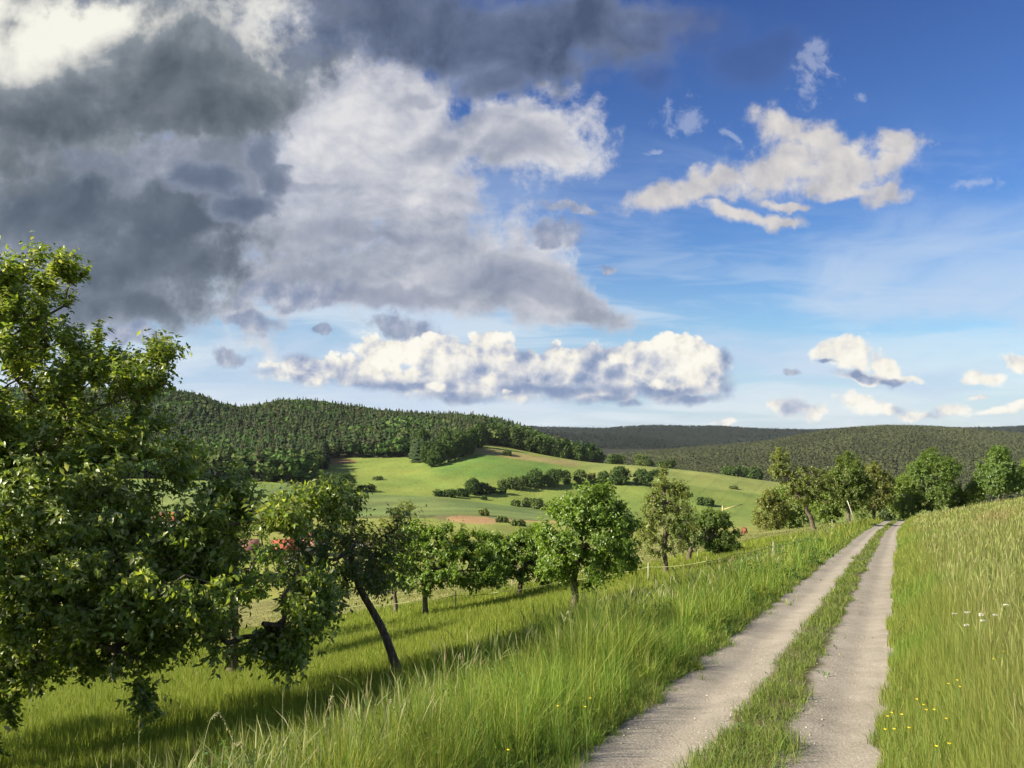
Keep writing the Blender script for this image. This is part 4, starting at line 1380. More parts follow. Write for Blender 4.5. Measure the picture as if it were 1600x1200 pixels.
crest_tree('small bush at the foot of the broad light green tree', 1496, 107, 756, 30, 'bush', G2, 29, bare=.03, n=500)
crest_tree('low bush left of the cone shaped tree on the field skyline', 1527, 106, 742, 32, 'bush', G2, 30, bare=.03, n=700)
crest_tree('cone shaped bright green tree with a short dark stem on the field skyline', 1560, 101, 697, 76, 'tree', [(0.10, 0.19, 0.034), (0.15, 0.245, 0.05), (0.20, 0.28, 0.075), (.26, .32, .12)], 31, bare=.20, n=2200)
crest_tree('rounded green tree cut by the picture edge behind the hay field', 1612, 108, 712, 62, 'tree', G2, 32, bare=.15, n=1400)
crest_tree('low bush under the rounded tree at the end of the skyline', 1640, 104, 730, 60, 'bush', G2, 33, bare=.05, n=600)
crest_tree('slim green bush growing up between the two fruit trees of the far track', 1346, 110, 735, 40, 'bush', G2, 34, bare=.03, n=800)

# trees of the same orchard row standing outside the view: they throw the long shadow on the meadow
for i, (x, y, hh, w, lab) in enumerate([(-18.0, 11.5, 6.2, 3.2, 'round orchard tree outside the view whose shadow crosses the meadow'),
                                        (-25.5, 24.0, 6.5, 3.4, 'tall orchard tree outside the view farther down the meadow'),
                                        (-13.4, 9.4, 7.0, 3.7, 'orchard tree outside the view shading the nearest part of the meadow'),
                                        (-8.6, 6.2, 5.4, 2.6, 'small orchard tree outside the view beside the big apple tree')]):
    z = float(H(x, y))
    make_tree('orchard_tree', lab, (x, y, z - .1), [(0, 0, 0), (0, 0, 1.2), (.1, 0, 2.2)],
              [(0, 0, hh * .6, w * .9, w * .8, hh * .32, 2), (w * .4, .2, hh * .5, w * .6, w * .6, hh * .2, 1), (-w * .4, 0, hh * .55, w * .6, w * .6, hh * .25, 1)],
              n_nodes=200, n_shoot=1500, per=8, leaf=0.16, r_base=0.2, shoot=.4, seed=60 + i, group=orch, cat='fruit tree', sides=5)

# ================================================================== valley hedges and field trees
HD = [(0.058, 0.10, 0.026), (0.080, 0.135, 0.034), (0.11, 0.17, 0.045), (0.14, 0.19, 0.06)]
HL = [(0.10, 0.15, 0.038), (0.13, 0.185, 0.050), (0.17, 0.215, 0.065), (0.20, 0.23, 0.09)]


def far_tree(label, px, row, hpx, wpx, cols=HD, seed=0, shape='round', group=None, name='tree', Y=None, cat=None):
    if Y is None:
        x, y, z = hit(px, row, y0=140)
    else:
        x, y, z = at(px, Y)
    rowb = HY - z / y * F
    s = y / F
    w, h = wpx * s, hpx * s
    b = (x, y, z - 0.3)
    r_ = np.random.default_rng(seed + 500)
    if shape == 'round':
        bl = [(0, 0, h * .46, w * .44, w * .40, h * .44, 2.4)] + [(r_.normal(0, w * .22), r_.normal(0, w * .15), h * r_.uniform(.25, .72), w * .24, w * .22, h * .22, .7) for _ in range(4)]
    else:
        bl = [(r_.uniform(-.4, .4) * w, r_.normal(0, w * .06), h * r_.uniform(.25, .5), w * .20, w * .16, h * .42, 1) for _ in range(max(5, int(wpx / 5)))]
    nsh = int(np.clip(wpx * hpx * 1.5, 260, 1600))
    return make_tree(name, label, b, [(0, 0, 0), (0, 0, h * .12), (0, 0, h * .3)], bl, n_nodes=40, n_shoot=nsh, per=5, leaf=0.85 * (y / 550), r_base=max(.12, h * .03), shoot=0.9,
                     cols=cols, seed=seed, group=group, cat=cat or name.replace('_', ' '), sides=4, mat=M_far, hollow=.5, tw=1.3, r_tip=.05, free=.85)


hedge1 = 'hedge bushes above the strip field'
row1 = [('long low bush at the lower end of the hedge above the strip field', 694, 776, 13, 40, 'low', HD), ('low dark bush second in the hedge above the strip field', 716, 775, 15, 30, 'low', HD),
        ('tallest tree of the lower hedge, standing over the bushes', 738, 773, 30, 26, 'round', HD), ('dark round bush beside the tallest tree of the lower hedge', 756, 772, 20, 28, 'round', [(0.030, 0.055, 0.018), (0.045, 0.08, 0.022), (0.06, 0.10, 0.03), (.08, .12, .04)]),
        ('small bush at the upper end of the lower hedge', 777, 771, 14, 24, 'low', HD), ('tiny dark shrub alone below the lower hedge', 758, 781, 6, 12, 'low', HD)]
for i, (l, px, row, h, w, sh, c) in enumerate(row1):
    far_tree(l, px, row, h, w, c, 100 + i, sh, hedge1, 'bush' if h < 25 else 'tree')
hedge2 = 'hedge trees across the middle of the hill field'
row2 = [('broad round bush at the lower end of the middle hedge', 800, 764, 22, 44, 'low', HL), ('dark reddish bush within the broad bush of the middle hedge', 803, 764, 18, 16, 'round', [(.035, .04, .022), (.05, .05, .03), (.06, .06, .03), (.08, .08, .04)]),
        ('first tall tree of the middle hedge', 836, 762, 34, 32, 'round', HD), ('second tall tree of the middle hedge, darkest of all', 862, 761, 31, 32, 'round', HD), ('narrow tree after the two tall ones in the middle hedge', 885, 757, 24, 17, 'round', HD),
        ('loose pale tree in the middle hedge', 906, 755, 24, 24, 'round', HL), ('thin brownish shrub in the middle hedge', 924, 754, 17, 14, 'round', G3), ('loose bush before the two round trees of the middle hedge', 943, 755, 22, 22, 'round', HD),
        ('first of the two big round trees ending the middle hedge', 971, 757, 31, 34, 'round', HD), ('last and outermost round tree of the middle hedge', 1005, 758, 28, 36, 'round', HD)]
for i, (l, px, row, h, w, sh, c) in enumerate(row2):
    far_tree(l, px, row, h, w, c, 120 + i, sh, hedge2, 'tree' if h > 18 else 'bush')
row3 = [('low bush at the near end of the short scrub row beside the strip field', 808, 791, 11, 18, 'low', HL), ('upright shrub second in the short scrub row', 822, 792, 17, 14, 'round', HL), ('widest shrub of the short scrub row', 840, 795, 18, 22, 'round', HL), ('last low shrub of the short scrub row', 860, 798, 14, 18, 'low', HL),
        ('lone flat bush in the open hill field', 592, 750, 7, 22, 'low', HL), ('lone bush on the tan top of the hill field', 793, 712, 9, 15, 'low', HD), ('dark twin bush nearer to the bushy apple crown', 1094, 789, 14, 14, 'round', HD), ('larger dark twin bush in the lower right field', 1106, 791, 15, 18, 'round', HD),
        ('small shrub standing on the long field of the right slope', 1146, 764, 6, 12, 'low', HL), ('grey shrub on the edge of the orange soil patch', 757, 806, 14, 12, 'round', G3), ('low green scrub right of the orange soil patch', 783, 816, 11, 26, 'low', HL), ('low green scrub below the end of the strip field', 812, 822, 12, 26, 'low', HL)]
for i, (l, px, row, h, w, sh, c) in enumerate(row3):
    far_tree(l, px, row, h, w, c, 140 + i, sh, 'single bushes in the valley fields', 'bush')
far_tree('orange yellow flowering bush just above the orchard crowns', 711, 836, 14, 10, [(0.55, 0.25, 0.03), (0.40, 0.25, 0.04), (0.25, 0.2, 0.05), (.5, .3, .04)], 160, 'round', None, 'bush', Y=330)
far_tree('dark conifer like shrub beside the orange flowering bush', 722, 840, 16, 12, HD, 161, 'round', None, 'bush', Y=330)
row4 = [('big round pale green tree before the dark conifer wood', 478, 742, 36, 46, 'round', HL), ('bushy green tree left of the big round pale one', 440, 748, 24, 40, 'round', HL), ('sprawling bush below the big round pale tree', 495, 757, 22, 50, 'low', HD), ('round dark bush near the end of the wood edge hedge', 537, 766, 32, 46, 'round', HD),
        ('flat bush between the sprawling bush and the round dark one', 515, 764, 22, 40, 'low', HL), ('blackish low bush ending the wood edge hedge in the field', 574, 768, 12, 30, 'low', [(0.025, 0.045, 0.016), (0.035, 0.06, 0.02), (0.05, 0.08, 0.025), (.06, .10, .03)]),
        ('light green tree at the foot of the wood behind the apple branches', 345, 748, 34, 40, 'round', HL), ('yellowish tree at the foot of the wood', 312, 750, 30, 34, 'round', HL), ('green tree between the wood and the field corner', 390, 750, 26, 40, 'round', HD), ('dark green tree left end of the visible wood edge', 272, 750, 28, 40, 'round', HL),
        ('small rounded tree at the meadow edge below the wood', 415, 752, 20, 28, 'round', HL)]
for i, (l, px, row, h, w, sh, c) in enumerate(row4):
    far_tree(l, px, row, h, w, c, 170 + i, sh, 'trees along the foot of the wood', 'tree' if h > 22 else 'bush')
row5 = [(652, 713, 42, 28), (668, 724, 40, 26), (684, 727, 44, 28), (700, 722, 48, 30), (716, 716, 50, 30), (733, 710, 46, 28), (676, 730, 24, 20), (662, 716, 52, 24), (748, 700, 42, 24), (694, 716, 54, 28)]
row5l = ['outermost tree at the open side of the tongue of wood', 'second tree along the field side of the tongue of wood', 'tree at the very tip of the tongue of wood', 'broad tree behind the tip of the tongue of wood', 'tall tree on the shaded side of the tongue of wood',
         'tree where the shaded side of the tongue joins the hill', 'small light tree in front of the tip of the tongue of wood', 'tall dark tree behind the open side of the tongue', 'last tree of the tongue beside the yellow field top', 'tallest tree in the middle of the tongue of wood']
for i, ((px, row, h, w), l) in enumerate(zip(row5, row5l)):
    far_tree(l, px, row, h, w, [HD, HD, HL][i % 3] if i == 6 else HD, 190 + i, 'round', 'broadleaf trees in the tongue of wood', 'tree')
row6 = [(786, 730, 30, 24), (806, 735, 34, 28), (826, 735, 32, 26), (848, 735, 30, 28), (868, 735, 28, 24), (884, 735, 26, 22), (903, 735, 24, 24), (918, 735, 18, 22), (768, 730, 32, 22)]
nm = ['broad tree just past the yellow field top', 'tallest round tree behind the field crest', 'full tree next to the tallest behind the field crest', 'rounded tree midway along the falling field crest', 'narrower tree after the midway one on the crest', 'dark tree in the lower half of the crest row', 'last big tree but one of the crest row', 'low tree ending the crest row', 'first tree of the crest row beside the conifer wood']
for i, ((px, row, h, w), l) in enumerate(zip(row6, nm)):
    Yc = float(np.interp(px, [760, 930], [750, 750]))
    far_tree(l, px, row, h * 1.15, w, HD, 210 + i, 'round', 'trees behind the crest of the hill field', 'tree', Y=Yc)
far_tree('lone light green tree in the dip behind the hill field', 1004, 735, 24, 26, HL, 230, 'round', None, 'tree', Y=760)
for i, (px, h, w, l) in enumerate([(960, 12, 30, 'low dark bush behind the field crest before the lone light tree'), (1040, 10, 34, 'low hedge bush behind the field crest after the lone light tree'), (1150, 14, 40, 'green bush at the far foot of the long right field'), (1185, 16, 36, 'green bush near the tall limb of the leaning pear tree')]):
    far_tree(l, px, 735, h + 6, w, HD, 240 + i, 'low', 'bushes behind the field crest', 'bush', Y=735)

# ================================================================== woods on the hills
def inst(tv, tt, pos_, sx, sz, rot, cols):
    """merge copies of a template (verts, tris)."""
    n, k = len(pos_), len(tv)
    c, s = np.cos(rot)[:, None], np.sin(rot)[:, None]
    x = (tv[None, :, 0] * c - tv[None, :, 1] * s) * sx[:, None] + pos_[:, 0:1]
    y = (tv[None, :, 0] * s + tv[None, :, 1] * c) * sx[:, None] + pos_[:, 1:2]
    z = tv[None, :, 2] * sz[:, None] + pos_[:, 2:3]
    Vt = np.stack([x, y, z], -1).reshape(-1, 3)
    T = (tt[None] + (np.arange(n) * k)[:, None, None]).reshape(-1, 3)
    return Vt, T, None, np.repeat(cols, k, 0)


def conifer_t(layers=7, pts=9, seed=0):
    """spruce of height 1 and radius about 0.16: ragged skirts on a leader."""
    r_ = np.random.default_rng(seed)
    V_, T_ = [], []
    for i in range(layers):
        t = i / (layers - 1)
        z0 = 0.06 + 0.80 * t
        rr = 0.19 * (1 - t) ** 0.65 + 0.028
        o = len(V_)
        V_.append((0, 0, z0 + 0.16 * (1 - 0.4 * t)))
        for k in range(pts):
            a = 2 * math.pi * (k + r_.uniform(-.3, .3)) / pts
            q = rr * r_.uniform(0.6, 1.2)
            V_.append((q * math.cos(a), q * math.sin(a), z0 - 0.03 * r_.uniform(0, 1.6)))
        for k in range(pts):
            T_.append((o, o + 1 + k, o + 1 + (k + 1) % pts))
    return np.array(V_), np.array(T_)


def clump_t(n=90, seed=0, rz=0.42, size=0.13):
    """broadleaf crown of height 1: leaf clumps on a lumpy ball."""
    r_ = np.random.default_rng(seed)
    d = r_.normal(0, 1, (n, 3)); d /= np.linalg.norm(d, axis=1, keepdims=True)
    d[:, 2] = np.where(d[:, 2] < -0.4, -d[:, 2], d[:, 2])
    lump = 1 + 0.22 * np.sin(d[:, 0] * 5 + seed) * np.cos(d[:, 1] * 4 + seed * 2) + 0.12 * np.sin(d[:, 2] * 7 + seed)
    p = d * lump[:, None] * np.array([0.38, 0.38, rz]) * r_.uniform(0.75, 1.0, (n, 1))
    p[:, 2] += 0.52
    V_, T_ = [], []
    for i in range(n):
        nrm = d[i] + r_.normal(0, .45, 3); nrm /= np.linalg.norm(nrm)
        u = np.cross(nrm, [0.3, .2, 1]); u /= np.linalg.norm(u); v = np.cross(nrm, u)
        s_ = size * r_.uniform(.6, 1.3)
        o = len(V_)
        for q in range(4):
            a = q * math.pi / 2 + r_.uniform(-.4, .4)
            V_.append(p[i] + (u * math.cos(a) + v * math.sin(a)) * s_ * r_.uniform(.7, 1.2))
        T_ += [(o, o + 1, o + 2), (o, o + 2, o + 3)]
    return np.array(V_), np.array(T_)


CON = [conifer_t(7, 9, s) for s in range(3)]
BRD = [clump_t(170, s, size=0.085) for s in range(4)]
CON_L = [conifer_t(4, 5, s) for s in range(3)]
BRD_L = [clump_t(26, s, size=.17) for s in range(3)]
CC = np.array([(0.032, 0.055, 0.020), (0.041, 0.068, 0.024), (0.052, 0.072, 0.027), (0.056, 0.062, 0.030)])
CB = np.array([(0.052, 0.100, 0.024), (0.072, 0.130, 0.030), (0.090, 0.125, 0.036)])


def wood(name, label, y0, y1, px0, px1, spacing, hmin, hmax, con, brd, frac, mask=None, tint=(1, 1, 1), wid=1.0, seed=0, var=0.2, mixc=0.0):
    r_ = np.random.default_rng(900 + seed)
    P2 = Pile()
    mean = (CC.mean(0) + CB.mean(0)) / 2
    xs = np.arange((px0 - 800) / F * y1 * 1.0, (px1 - 800) / F * y1, spacing)
    ys = np.arange(y0, y1, spacing * 0.9)
    X, Y = np.meshgrid(xs, ys)
    X = (X + (np.arange(len(ys)) % 2)[:, None] * spacing / 2).ravel(); Y = Y.ravel()
    X = X + r_.uniform(-.45, .45, len(X)) * spacing; Y = Y + r_.uniform(-.45, .45, len(Y)) * spacing
    px = X / Y * F + 800
    k = (px > px0) & (px < px1)
    if mask is not None:
        k &= mask(px, Y, X)
    X, Y, px = X[k], Y[k], px[k]
    Z = H(X, Y)
    stand = fbm(X, Y, spacing * 13, 3, 40 + seed)
    isb = frac(px, Y, X, stand, r_)
    hgt = r_.uniform(hmin, hmax, len(X)) * (0.85 + 0.3 * stand)
    pos_ = np.stack([X, Y, Z - 0.5], -1)
    rot = r_.uniform(0, 6.28, len(X))
    for b, tm, pal in ((False, con, CC * (1 - mixc) + mean * mixc), (True, brd, CB * (1 - mixc) + mean * mixc)):
        for q in range(len(tm)):
            s_ = (isb == b) & (r_.integers(0, len(tm), len(X)) == q) if False else (isb == b) & ((np.arange(len(X)) * 7 + (X * 3).astype(int)) % len(tm) == q)
            if not s_.any():
                continue
            n = int(s_.sum())
            sx = hgt[s_] * (r_.uniform(0.75, 1.15, n) * wid if not b else r_.uniform(0.62, 0.9, n) * (1 + (wid - 1) * .3))
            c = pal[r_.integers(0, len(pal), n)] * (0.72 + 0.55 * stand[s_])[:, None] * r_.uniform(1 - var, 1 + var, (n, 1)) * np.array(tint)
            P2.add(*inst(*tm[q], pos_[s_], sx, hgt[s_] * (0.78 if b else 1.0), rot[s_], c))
    o = P2.build(name, M_far)
    tag(o, label, 'wood', kind='stuff')
    print(name, len(X), P2.n)
    return o


def near_frac(px, Y, X, st_, r_):
    low = (Y < 640) & (px < 520)
    band = st_ > 0.58
    return np.where(low, r_.random(len(X)) < 0.85, np.where(band, r_.random(len(X)) < 0.75, r_.random(len(X)) < 0.13)) | ((px > 760) & (Y < 900) & (r_.random(len(X)) < .6)) | ((Y > 985) & (r_.random(len(X)) < .55))


wood('hill_wood', 'dark conifer wood with lighter broadleaf patches covering the nearer hill', 536, 1100, -200, 940, 5.2, 13, 25, CON, BRD, near_frac,
     mask=lambda px, Y, X: forest_mask(px, Y), wid=1.5, seed=1, var=.3)
wood('ridge_wood', 'brownish green wood covering the long rounded hill behind the fields', 1290, 2420, 800, 1720, 8.0, 13, 17, CON_L, BRD_L,
     lambda px, Y, X, st_, r_: r_.random(len(X)) < 0.5, tint=(1.08, .80, 1.05), wid=1.4, seed=2, var=.06, mixc=.85)
wood('far_wood', 'wood on the most distant ridge with cloud shade put into its colour', 2900, 4560, 760, 1760, 15.0, 14, 22, CON_L, BRD_L,
     lambda px, Y, X, st_, r_: r_.random(len(X)) < 0.25, mask=lambda px, Y, X: ((Y < 3260) & (px < 1130)) | (Y > 3700), tint=(.14, .19, .33), wid=1.9, seed=3, var=.08, mixc=.8)  # the dark blue tint paints the cloud shadow over this ridge

# ================================================================== village in the valley
def plain_mat(name, c, rough=0.8, spec=0.3, scale=3.0, amt=0.25, bumpy=0.3):
    m_, gg = material(name)
    p_ = geom_pos(gg)
    n_ = gnoise(gg, p_, scale, 4, 0.6)
    out(gg, principled(gg, gg.v('SCALE', c, s=gg.step(n_, 0.25, 0.75, 1 - amt, 1 + amt, kind='LINEAR')), rough, spec, bump(gg, n_, bumpy, 0.02)))
    return m_


M_wall = plain_mat('plaster_cream', (0.62, 0.57, 0.46))
M_wall2 = plain_mat('plaster_white', (0.72, 0.70, 0.65))
M_tile = plain_mat('roof_tiles_red', (0.38, 0.10, 0.055), scale=2.0)
M_tile2 = plain_mat('roof_tiles_faded', (0.42, 0.20, 0.15), scale=2.0)
M_grey = plain_mat('roof_sheet_grey', (0.50, 0.52, 0.52), scale=1.0, amt=.1)
M_glass = plain_mat('window_glass', (0.06, 0.07, 0.08), 0.15, 0.6, 1, .05, 0)
M_frame = plain_mat('window_frames', (0.7, 0.69, 0.66))
M_door = plain_mat('door_wood', (0.14, 0.08, 0.05))
M_brick = plain_mat('chimney_brick', (0.30, 0.13, 0.09))


def box_arr(x0, x1, y0, y1, z0, z1):
    v = np.array([(x, y, z) for z in (z0, z1) for y in (y0, y1) for x in (x0, x1)], float)
    q = np.array([(0, 2, 3, 1), (4, 5, 7, 6), (0, 1, 5, 4), (2, 6, 7, 3), (0, 4, 6, 2), (1, 3, 7, 5)])
    return v, q


def boxes(name, lst, mat, parent):
    V_, Q_, n = [], [], 0
    for b in lst:
        v, q = box_arr(*b)
        V_.append(v); Q_.append(q + n); n += 8
    return mesh_np(name, np.concatenate(V_), None, np.concatenate(Q_), mat, parent)


def house(label, px, Y, w, d, eave, ridge, rot, roofm, wallm, name='house'):
    x, y, z = at(px, Y)
    r = empty(name, (x, y, z - 0.2))
    r.rotation_euler = (0, 0, math.radians(rot))
    tag(r, label, name.replace('_', ' '), 'houses of the village in the valley')
    a, b = w / 2, d / 2
    v = [(-a, -b, 0), (a, -b, 0), (a, b, 0), (-a, b, 0), (-a, -b, eave), (a, -b, eave), (a, b, eave), (-a, b, eave), (-a, 0, ridge - .12), (a, 0, ridge - .12)]
    mesh_np('wall', v, [(7, 4, 8), (5, 6, 9)], [(0, 1, 5, 4), (1, 2, 6, 5), (2, 3, 7, 6), (3, 0, 4, 7), (0, 3, 2, 1)], wallm, r)
    o, t = 0.55, 0.16
    sl = (ridge - eave) / b
    e = eave - sl * o
    rv, rq = [], []
    for s in (-1, 1):
        k = len(rv)
        for zz in (0.0, t):
            rv += [(-a - o, s * (b + o), e + zz), (a + o, s * (b + o), e + zz), (a + o, 0, ridge + zz), (-a - o, 0, ridge + zz)]
        rq += [(k + 4, k + 5, k + 6, k + 7), (k, k + 3, k + 2, k + 1), (k, k + 1, k + 5, k + 4), (k + 1, k + 2, k + 6, k + 5), (k + 3, k, k + 4, k + 7)]
    rf = mesh_np('roof', rv, None, rq, roofm, r)
    boxes('chimney', [(a * .3, a * .3 + .7, -.35, .35, ridge - .8, ridge + 1.1)], M_brick, rf)
    for s in (-1, 1):
        for xx in np.arange(-a + 1.2, a - 1.2, 2.6):
            if s == -1 and abs(xx) < 0.9:
                continue
            f = boxes('window', [(xx, xx + 1.2, s * b + (-.06 if s < 0 else -.02), s * b + (.02 if s < 0 else .06), 1.1, 2.5)], M_frame, r)
            boxes('pane', [(xx + .1, xx + 1.1, s * b + (-.075 if s < 0 else .04), s * b + (-.04 if s < 0 else .075), 1.2, 2.4)], M_glass, f)
    boxes('door', [(-.5, .5, -b - .05, -b + .03, 0.1, 2.2)], M_door, r)
    for s in (-1, 1):
        f = boxes('window', [(s * a + (-.06 if s < 0 else -.02), s * a + (.02 if s < 0 else .06), -.55, .55, eave * .55, eave * .55 + 1.3)], M_frame, r)
        boxes('pane', [(s * a + (-.075 if s < 0 else .04), s * a + (-.04 if s < 0 else .075), -.45, .45, eave * .55 + .1, eave * .55 + 1.2)], M_glass, f)
    return r


house('house with a bright red tiled roof glimpsed through the apple leaves', 446, 292, 9, 7, 4.2, 7.2, 20, M_tile, M_wall)
house('house with a faded pinkish roof beside the bright red roof', 489, 300, 8, 7, 5.0, 8.4, -35, M_tile2, M_wall2)
house('house with a dull red roof deep in the apple foliage', 380, 290, 10, 7, 4.4, 7.4, 8, M_tile2, M_wall)
house('farther house with an orange red roof high in the apple crown', 270, 375, 9, 8, 5.0, 8.2, -15, M_tile, M_wall2)
house('farther house with a pale red roof next to the orange red one', 250, 380, 8, 7, 4.8, 7.8, 30, M_tile2, M_wall)
house('low shed with a pale grey sheet roof behind the leaning tree', 563, 296, 8, 6, 3.6, 5.0, 12, M_grey, M_wall2, 'shed')

# ================================================================== tape fences of the pasture
M_post = plain_mat('fence_post_plastic', (0.44, 0.43, 0.30), .6)
M_tape = plain_mat('fence_tape', (0.24, 0.27, 0.11), .6)


def fence(label, pts, posts, up=0.85, low=None):
    P3 = [hit(px, py, up, y0=20, y1=110) for px, py in pts]
    P3 = np.array([(x, y, z + up) for x, y, z in P3])
    o0 = P3[0].copy(); o0[2] -= up
    r = empty('tape_fence', tuple(o0))
    tag(r, label, 'fence')
    D_ = P3 - o0
    for dz in ([0.0] if low is None else [0.0, low]):
        V_, Q_ = [], []
        n = 0
        for i in range(len(D_) - 1):
            a, b = D_[i] + (0, 0, dz), D_[i + 1] + (0, 0, dz)
            k = 6
            for q in range(k + 1):
                t = q / k
                p = a * (1 - t) + b * t
                p[2] -= 0.12 * 4 * t * (1 - t) * .5
                hw = 0.010
                V_ += [(p[0], p[1] - .004, p[2] - hw), (p[0], p[1] - .004, p[2] + hw), (p[0], p[1] + .004, p[2] + hw), (p[0], p[1] + .004, p[2] - hw)]
                if q:
                    m_ = n + (q - 1) * 4
                    for s in range(4):
                        Q_.append((m_ + s, m_ + (s + 1) % 4, m_ + 4 + (s + 1) % 4, m_ + 4 + s))
            n += (k + 1) * 4
        mesh_np('tape', V_, None, Q_, M_tape, r)
    for px, py in posts:
        x, y, z = hit(px, py, up, y0=20, y1=110)
        x, y = x - o0[0], y - o0[1]
        z = z - o0[2]
        g_ = .022
        V_, Q_ = [], []
        prof = [(g_ * .6, -.2), (g_, 0.0), (g_, .5), (g_, up + .08), (g_ * .7, up + .16)]
        for rr, zz in prof:
            for s in range(6):
                V_.append((x + rr * math.cos(s * 1.047), y + rr * math.sin(s * 1.047), z + zz))
        for i in range(len(prof) - 1):
            for s in range(6):
                Q_.append((i * 6 + s, i * 6 + (s + 1) % 6, i * 6 + 6 + (s + 1) % 6, i * 6 + 6 + s))
        Q_.append((24, 25, 26, 27)); Q_.append((24, 27, 28, 29))
        mesh_np('post', V_, None, Q_, M_post, r)
    return r


fence('near tape fence with pale posts along the lower edge of the orchard', [(500, 950), (560, 947), (640, 940), (712, 930), (779, 925), (880, 908), (1013, 886), (1103, 877), (1147, 866), (1208, 853), (1260, 842)],
      [(500, 950), (712, 930), (1013, 886), (1208, 853)], 0.70)
fence('far pale tape fence crossing the mown pasture', [(500, 938), (579, 930), (676, 919), (800, 900), (940, 876), (1090, 857), (1157, 845), (1193, 837), (1250, 825), (1300, 814)],
      [(579, 930), (800, 900), (1090, 857), (1300, 814)], 0.70)

# yellow pole with a slanted arm
M_yel = plain_mat('yellow_paint', (0.42, 0.38, 0.16), .6)
x, y, z = at(1129, 84)
pb = empty('pole', (x, y, z - .2))
tag(pb, 'thin yellow pole with a slanted arm rising behind the bushy apple crown', 'pole')
top = (HY - 790) / F * 84 - (z - .2)
boxes('mast', [(-.06, .06, -.06, .06, 0, top)], M_yel, pb)
dxa = (1160 - 1129) / F * 84
a0, a1 = top - .45, top - .45 + .55
v = [(0.06, -.05, a0), (dxa, -.05, a1), (dxa, -.05, a1 + .1), (0.06, -.05, a0 + .1), (0.06, .05, a0), (dxa, .05, a1), (dxa, .05, a1 + .1), (0.06, .05, a0 + .1)]
mesh_np('arm', v, None, [(0, 1, 2, 3), (7, 6, 5, 4), (0, 4, 5, 1), (3, 2, 6, 7), (1, 5, 6, 2), (0, 3, 7, 4)], M_yel, pb)
# whitish prop against the dense tree
x, y, z = at(1337, 92)
st_ = empty('stake', (x, y, z - .1))
tag(st_, 'pale wooden stake leaning against the tall dense fruit tree', 'stake')
hh = 26 / F * 92
v = [(-.035, -.035, 0), (.035, -.035, 0), (.035, .035, 0), (-.035, .035, 0)]
v += [(a - 13 / F * 92, b, hh + .8) for a, b, _ in v]
mesh_np('shaft', v, None, [(0, 1, 5, 4), (1, 2, 6, 5), (2, 3, 7, 6), (3, 0, 4, 7), (4, 5, 6, 7), (0, 3, 2, 1)], plain_mat('bleached_wood', (0.5, 0.46, 0.38)), st_)

# ================================================================== grazing cow
M_cow, gg = material('cow_hide')
p_ = geom_pos(gg)
out(gg, principled(gg, gg.ramp(gnoise(gg, p_, 2.0, 4), [(0.3, (0.13, 0.05, 0.025)), (0.7, (0.19, 0.08, 0.04))]), .7, .25))
# joints: (x forward, y side, z up, radius)
J = [(0, 0, 1.15, .33), (-.55, 0, 1.20, .27), (.45, 0, 1.13, .34), (.85, 0, 1.20, .25), (1.15, 0, 1.0, .15), (1.42, 0, .66, .13), (1.55, 0, .38, .10), (1.66, 0, .18, .075)]
E = [(0, 1), (0, 2), (2, 3), (3, 4), (4, 5), (5, 6), (6, 7)]
for sx, fx, z3 in ((-1, -.62, 0), (1, -.62, 0), (-1, .62, 1), (1, .62, 1)):
    k = len(J)
    if z3:
        J += [(fx, sx * .20, .80, .13), (fx + .03, sx * .20, .48, .075), (fx, sx * .20, .22, .05), (fx + .03, sx * .20, .04, .065)]
        E += [(2, k), (k, k + 1), (k + 1, k + 2), (k + 2, k + 3)]
    else:
        J += [(fx + .08, sx * .20, .85, .17), (fx - .12, sx * .20, .50, .075), (fx - .02, sx * .20, .22, .05), (fx + .02, sx * .20, .04, .065)]
        E += [(1, k), (k, k + 1), (k + 1, k + 2), (k + 2, k + 3)]
k = len(J)
J += [(-.85, 0, 1.22, .05), (-.92, 0, .85, .03), (-.92, 0, .5, .045), (1.40, .20, .80, .04), (1.40, -.20, .80, .04)]
E += [(1, k), (k, k + 1), (k + 1, k + 2), (5, k + 3), (5, k + 4)]
me = bpy.data.meshes.new('cow')
me.from_pydata([j[:3] for j in J], E, [])
cow = bpy.data.objects.new('cow', me)
link(cow)
me.materials.append(M_cow)
sk = cow.modifiers.new('skin', 'SKIN')
for i, j in enumerate(J):
    me.skin_vertices[0].data[i].radius = (j[3], j[3])
me.skin_vertices[0].data[0].use_root = True
ss = cow.modifiers.new('sub', 'SUBSURF'); ss.levels = 2; ss.render_levels = 2
x, y, z = at(1163, 98)
cow.location = (x, y, z)
cow.scale = (.85, .85, .85)
cow.rotation_euler = (0, 0, math.radians(88))
tag(cow, 'reddish brown cow grazing at the lower edge of the pasture', 'cow')
print('cow', x, y, z, HY - z / y * F)

# ================================================================== flowers and single grass stalks
M_pet_y = plain_mat('petals_yellow', (0.80, 0.62, 0.02), .4, .5, 50, .1, 0)
M_pet_w = plain_mat('petals_white', (0.60, 0.60, 0.48), .6, .3, 50, .1, 0)
M_stem = plain_mat('stems', (0.13, 0.21, 0.05), .6, .2, 30, .2, 0)
M_straw = plain_mat('pale_stems', (0.34, 0.36, 0.17), .6, .2, 30, .2, 0)
M_seed = plain_mat('seed_heads', (0.30, 0.29, 0.15), .7, .2, 60, .25, 0)


def stem_mesh(pts, r0, r1, sides=5):
    pts = np.array(pts)
    n = len(pts)
    rad_ = np.linspace(r0, r1, n)
    par = np.arange(n) - 1
    return tube_mesh(pts, par, rad_, sides)


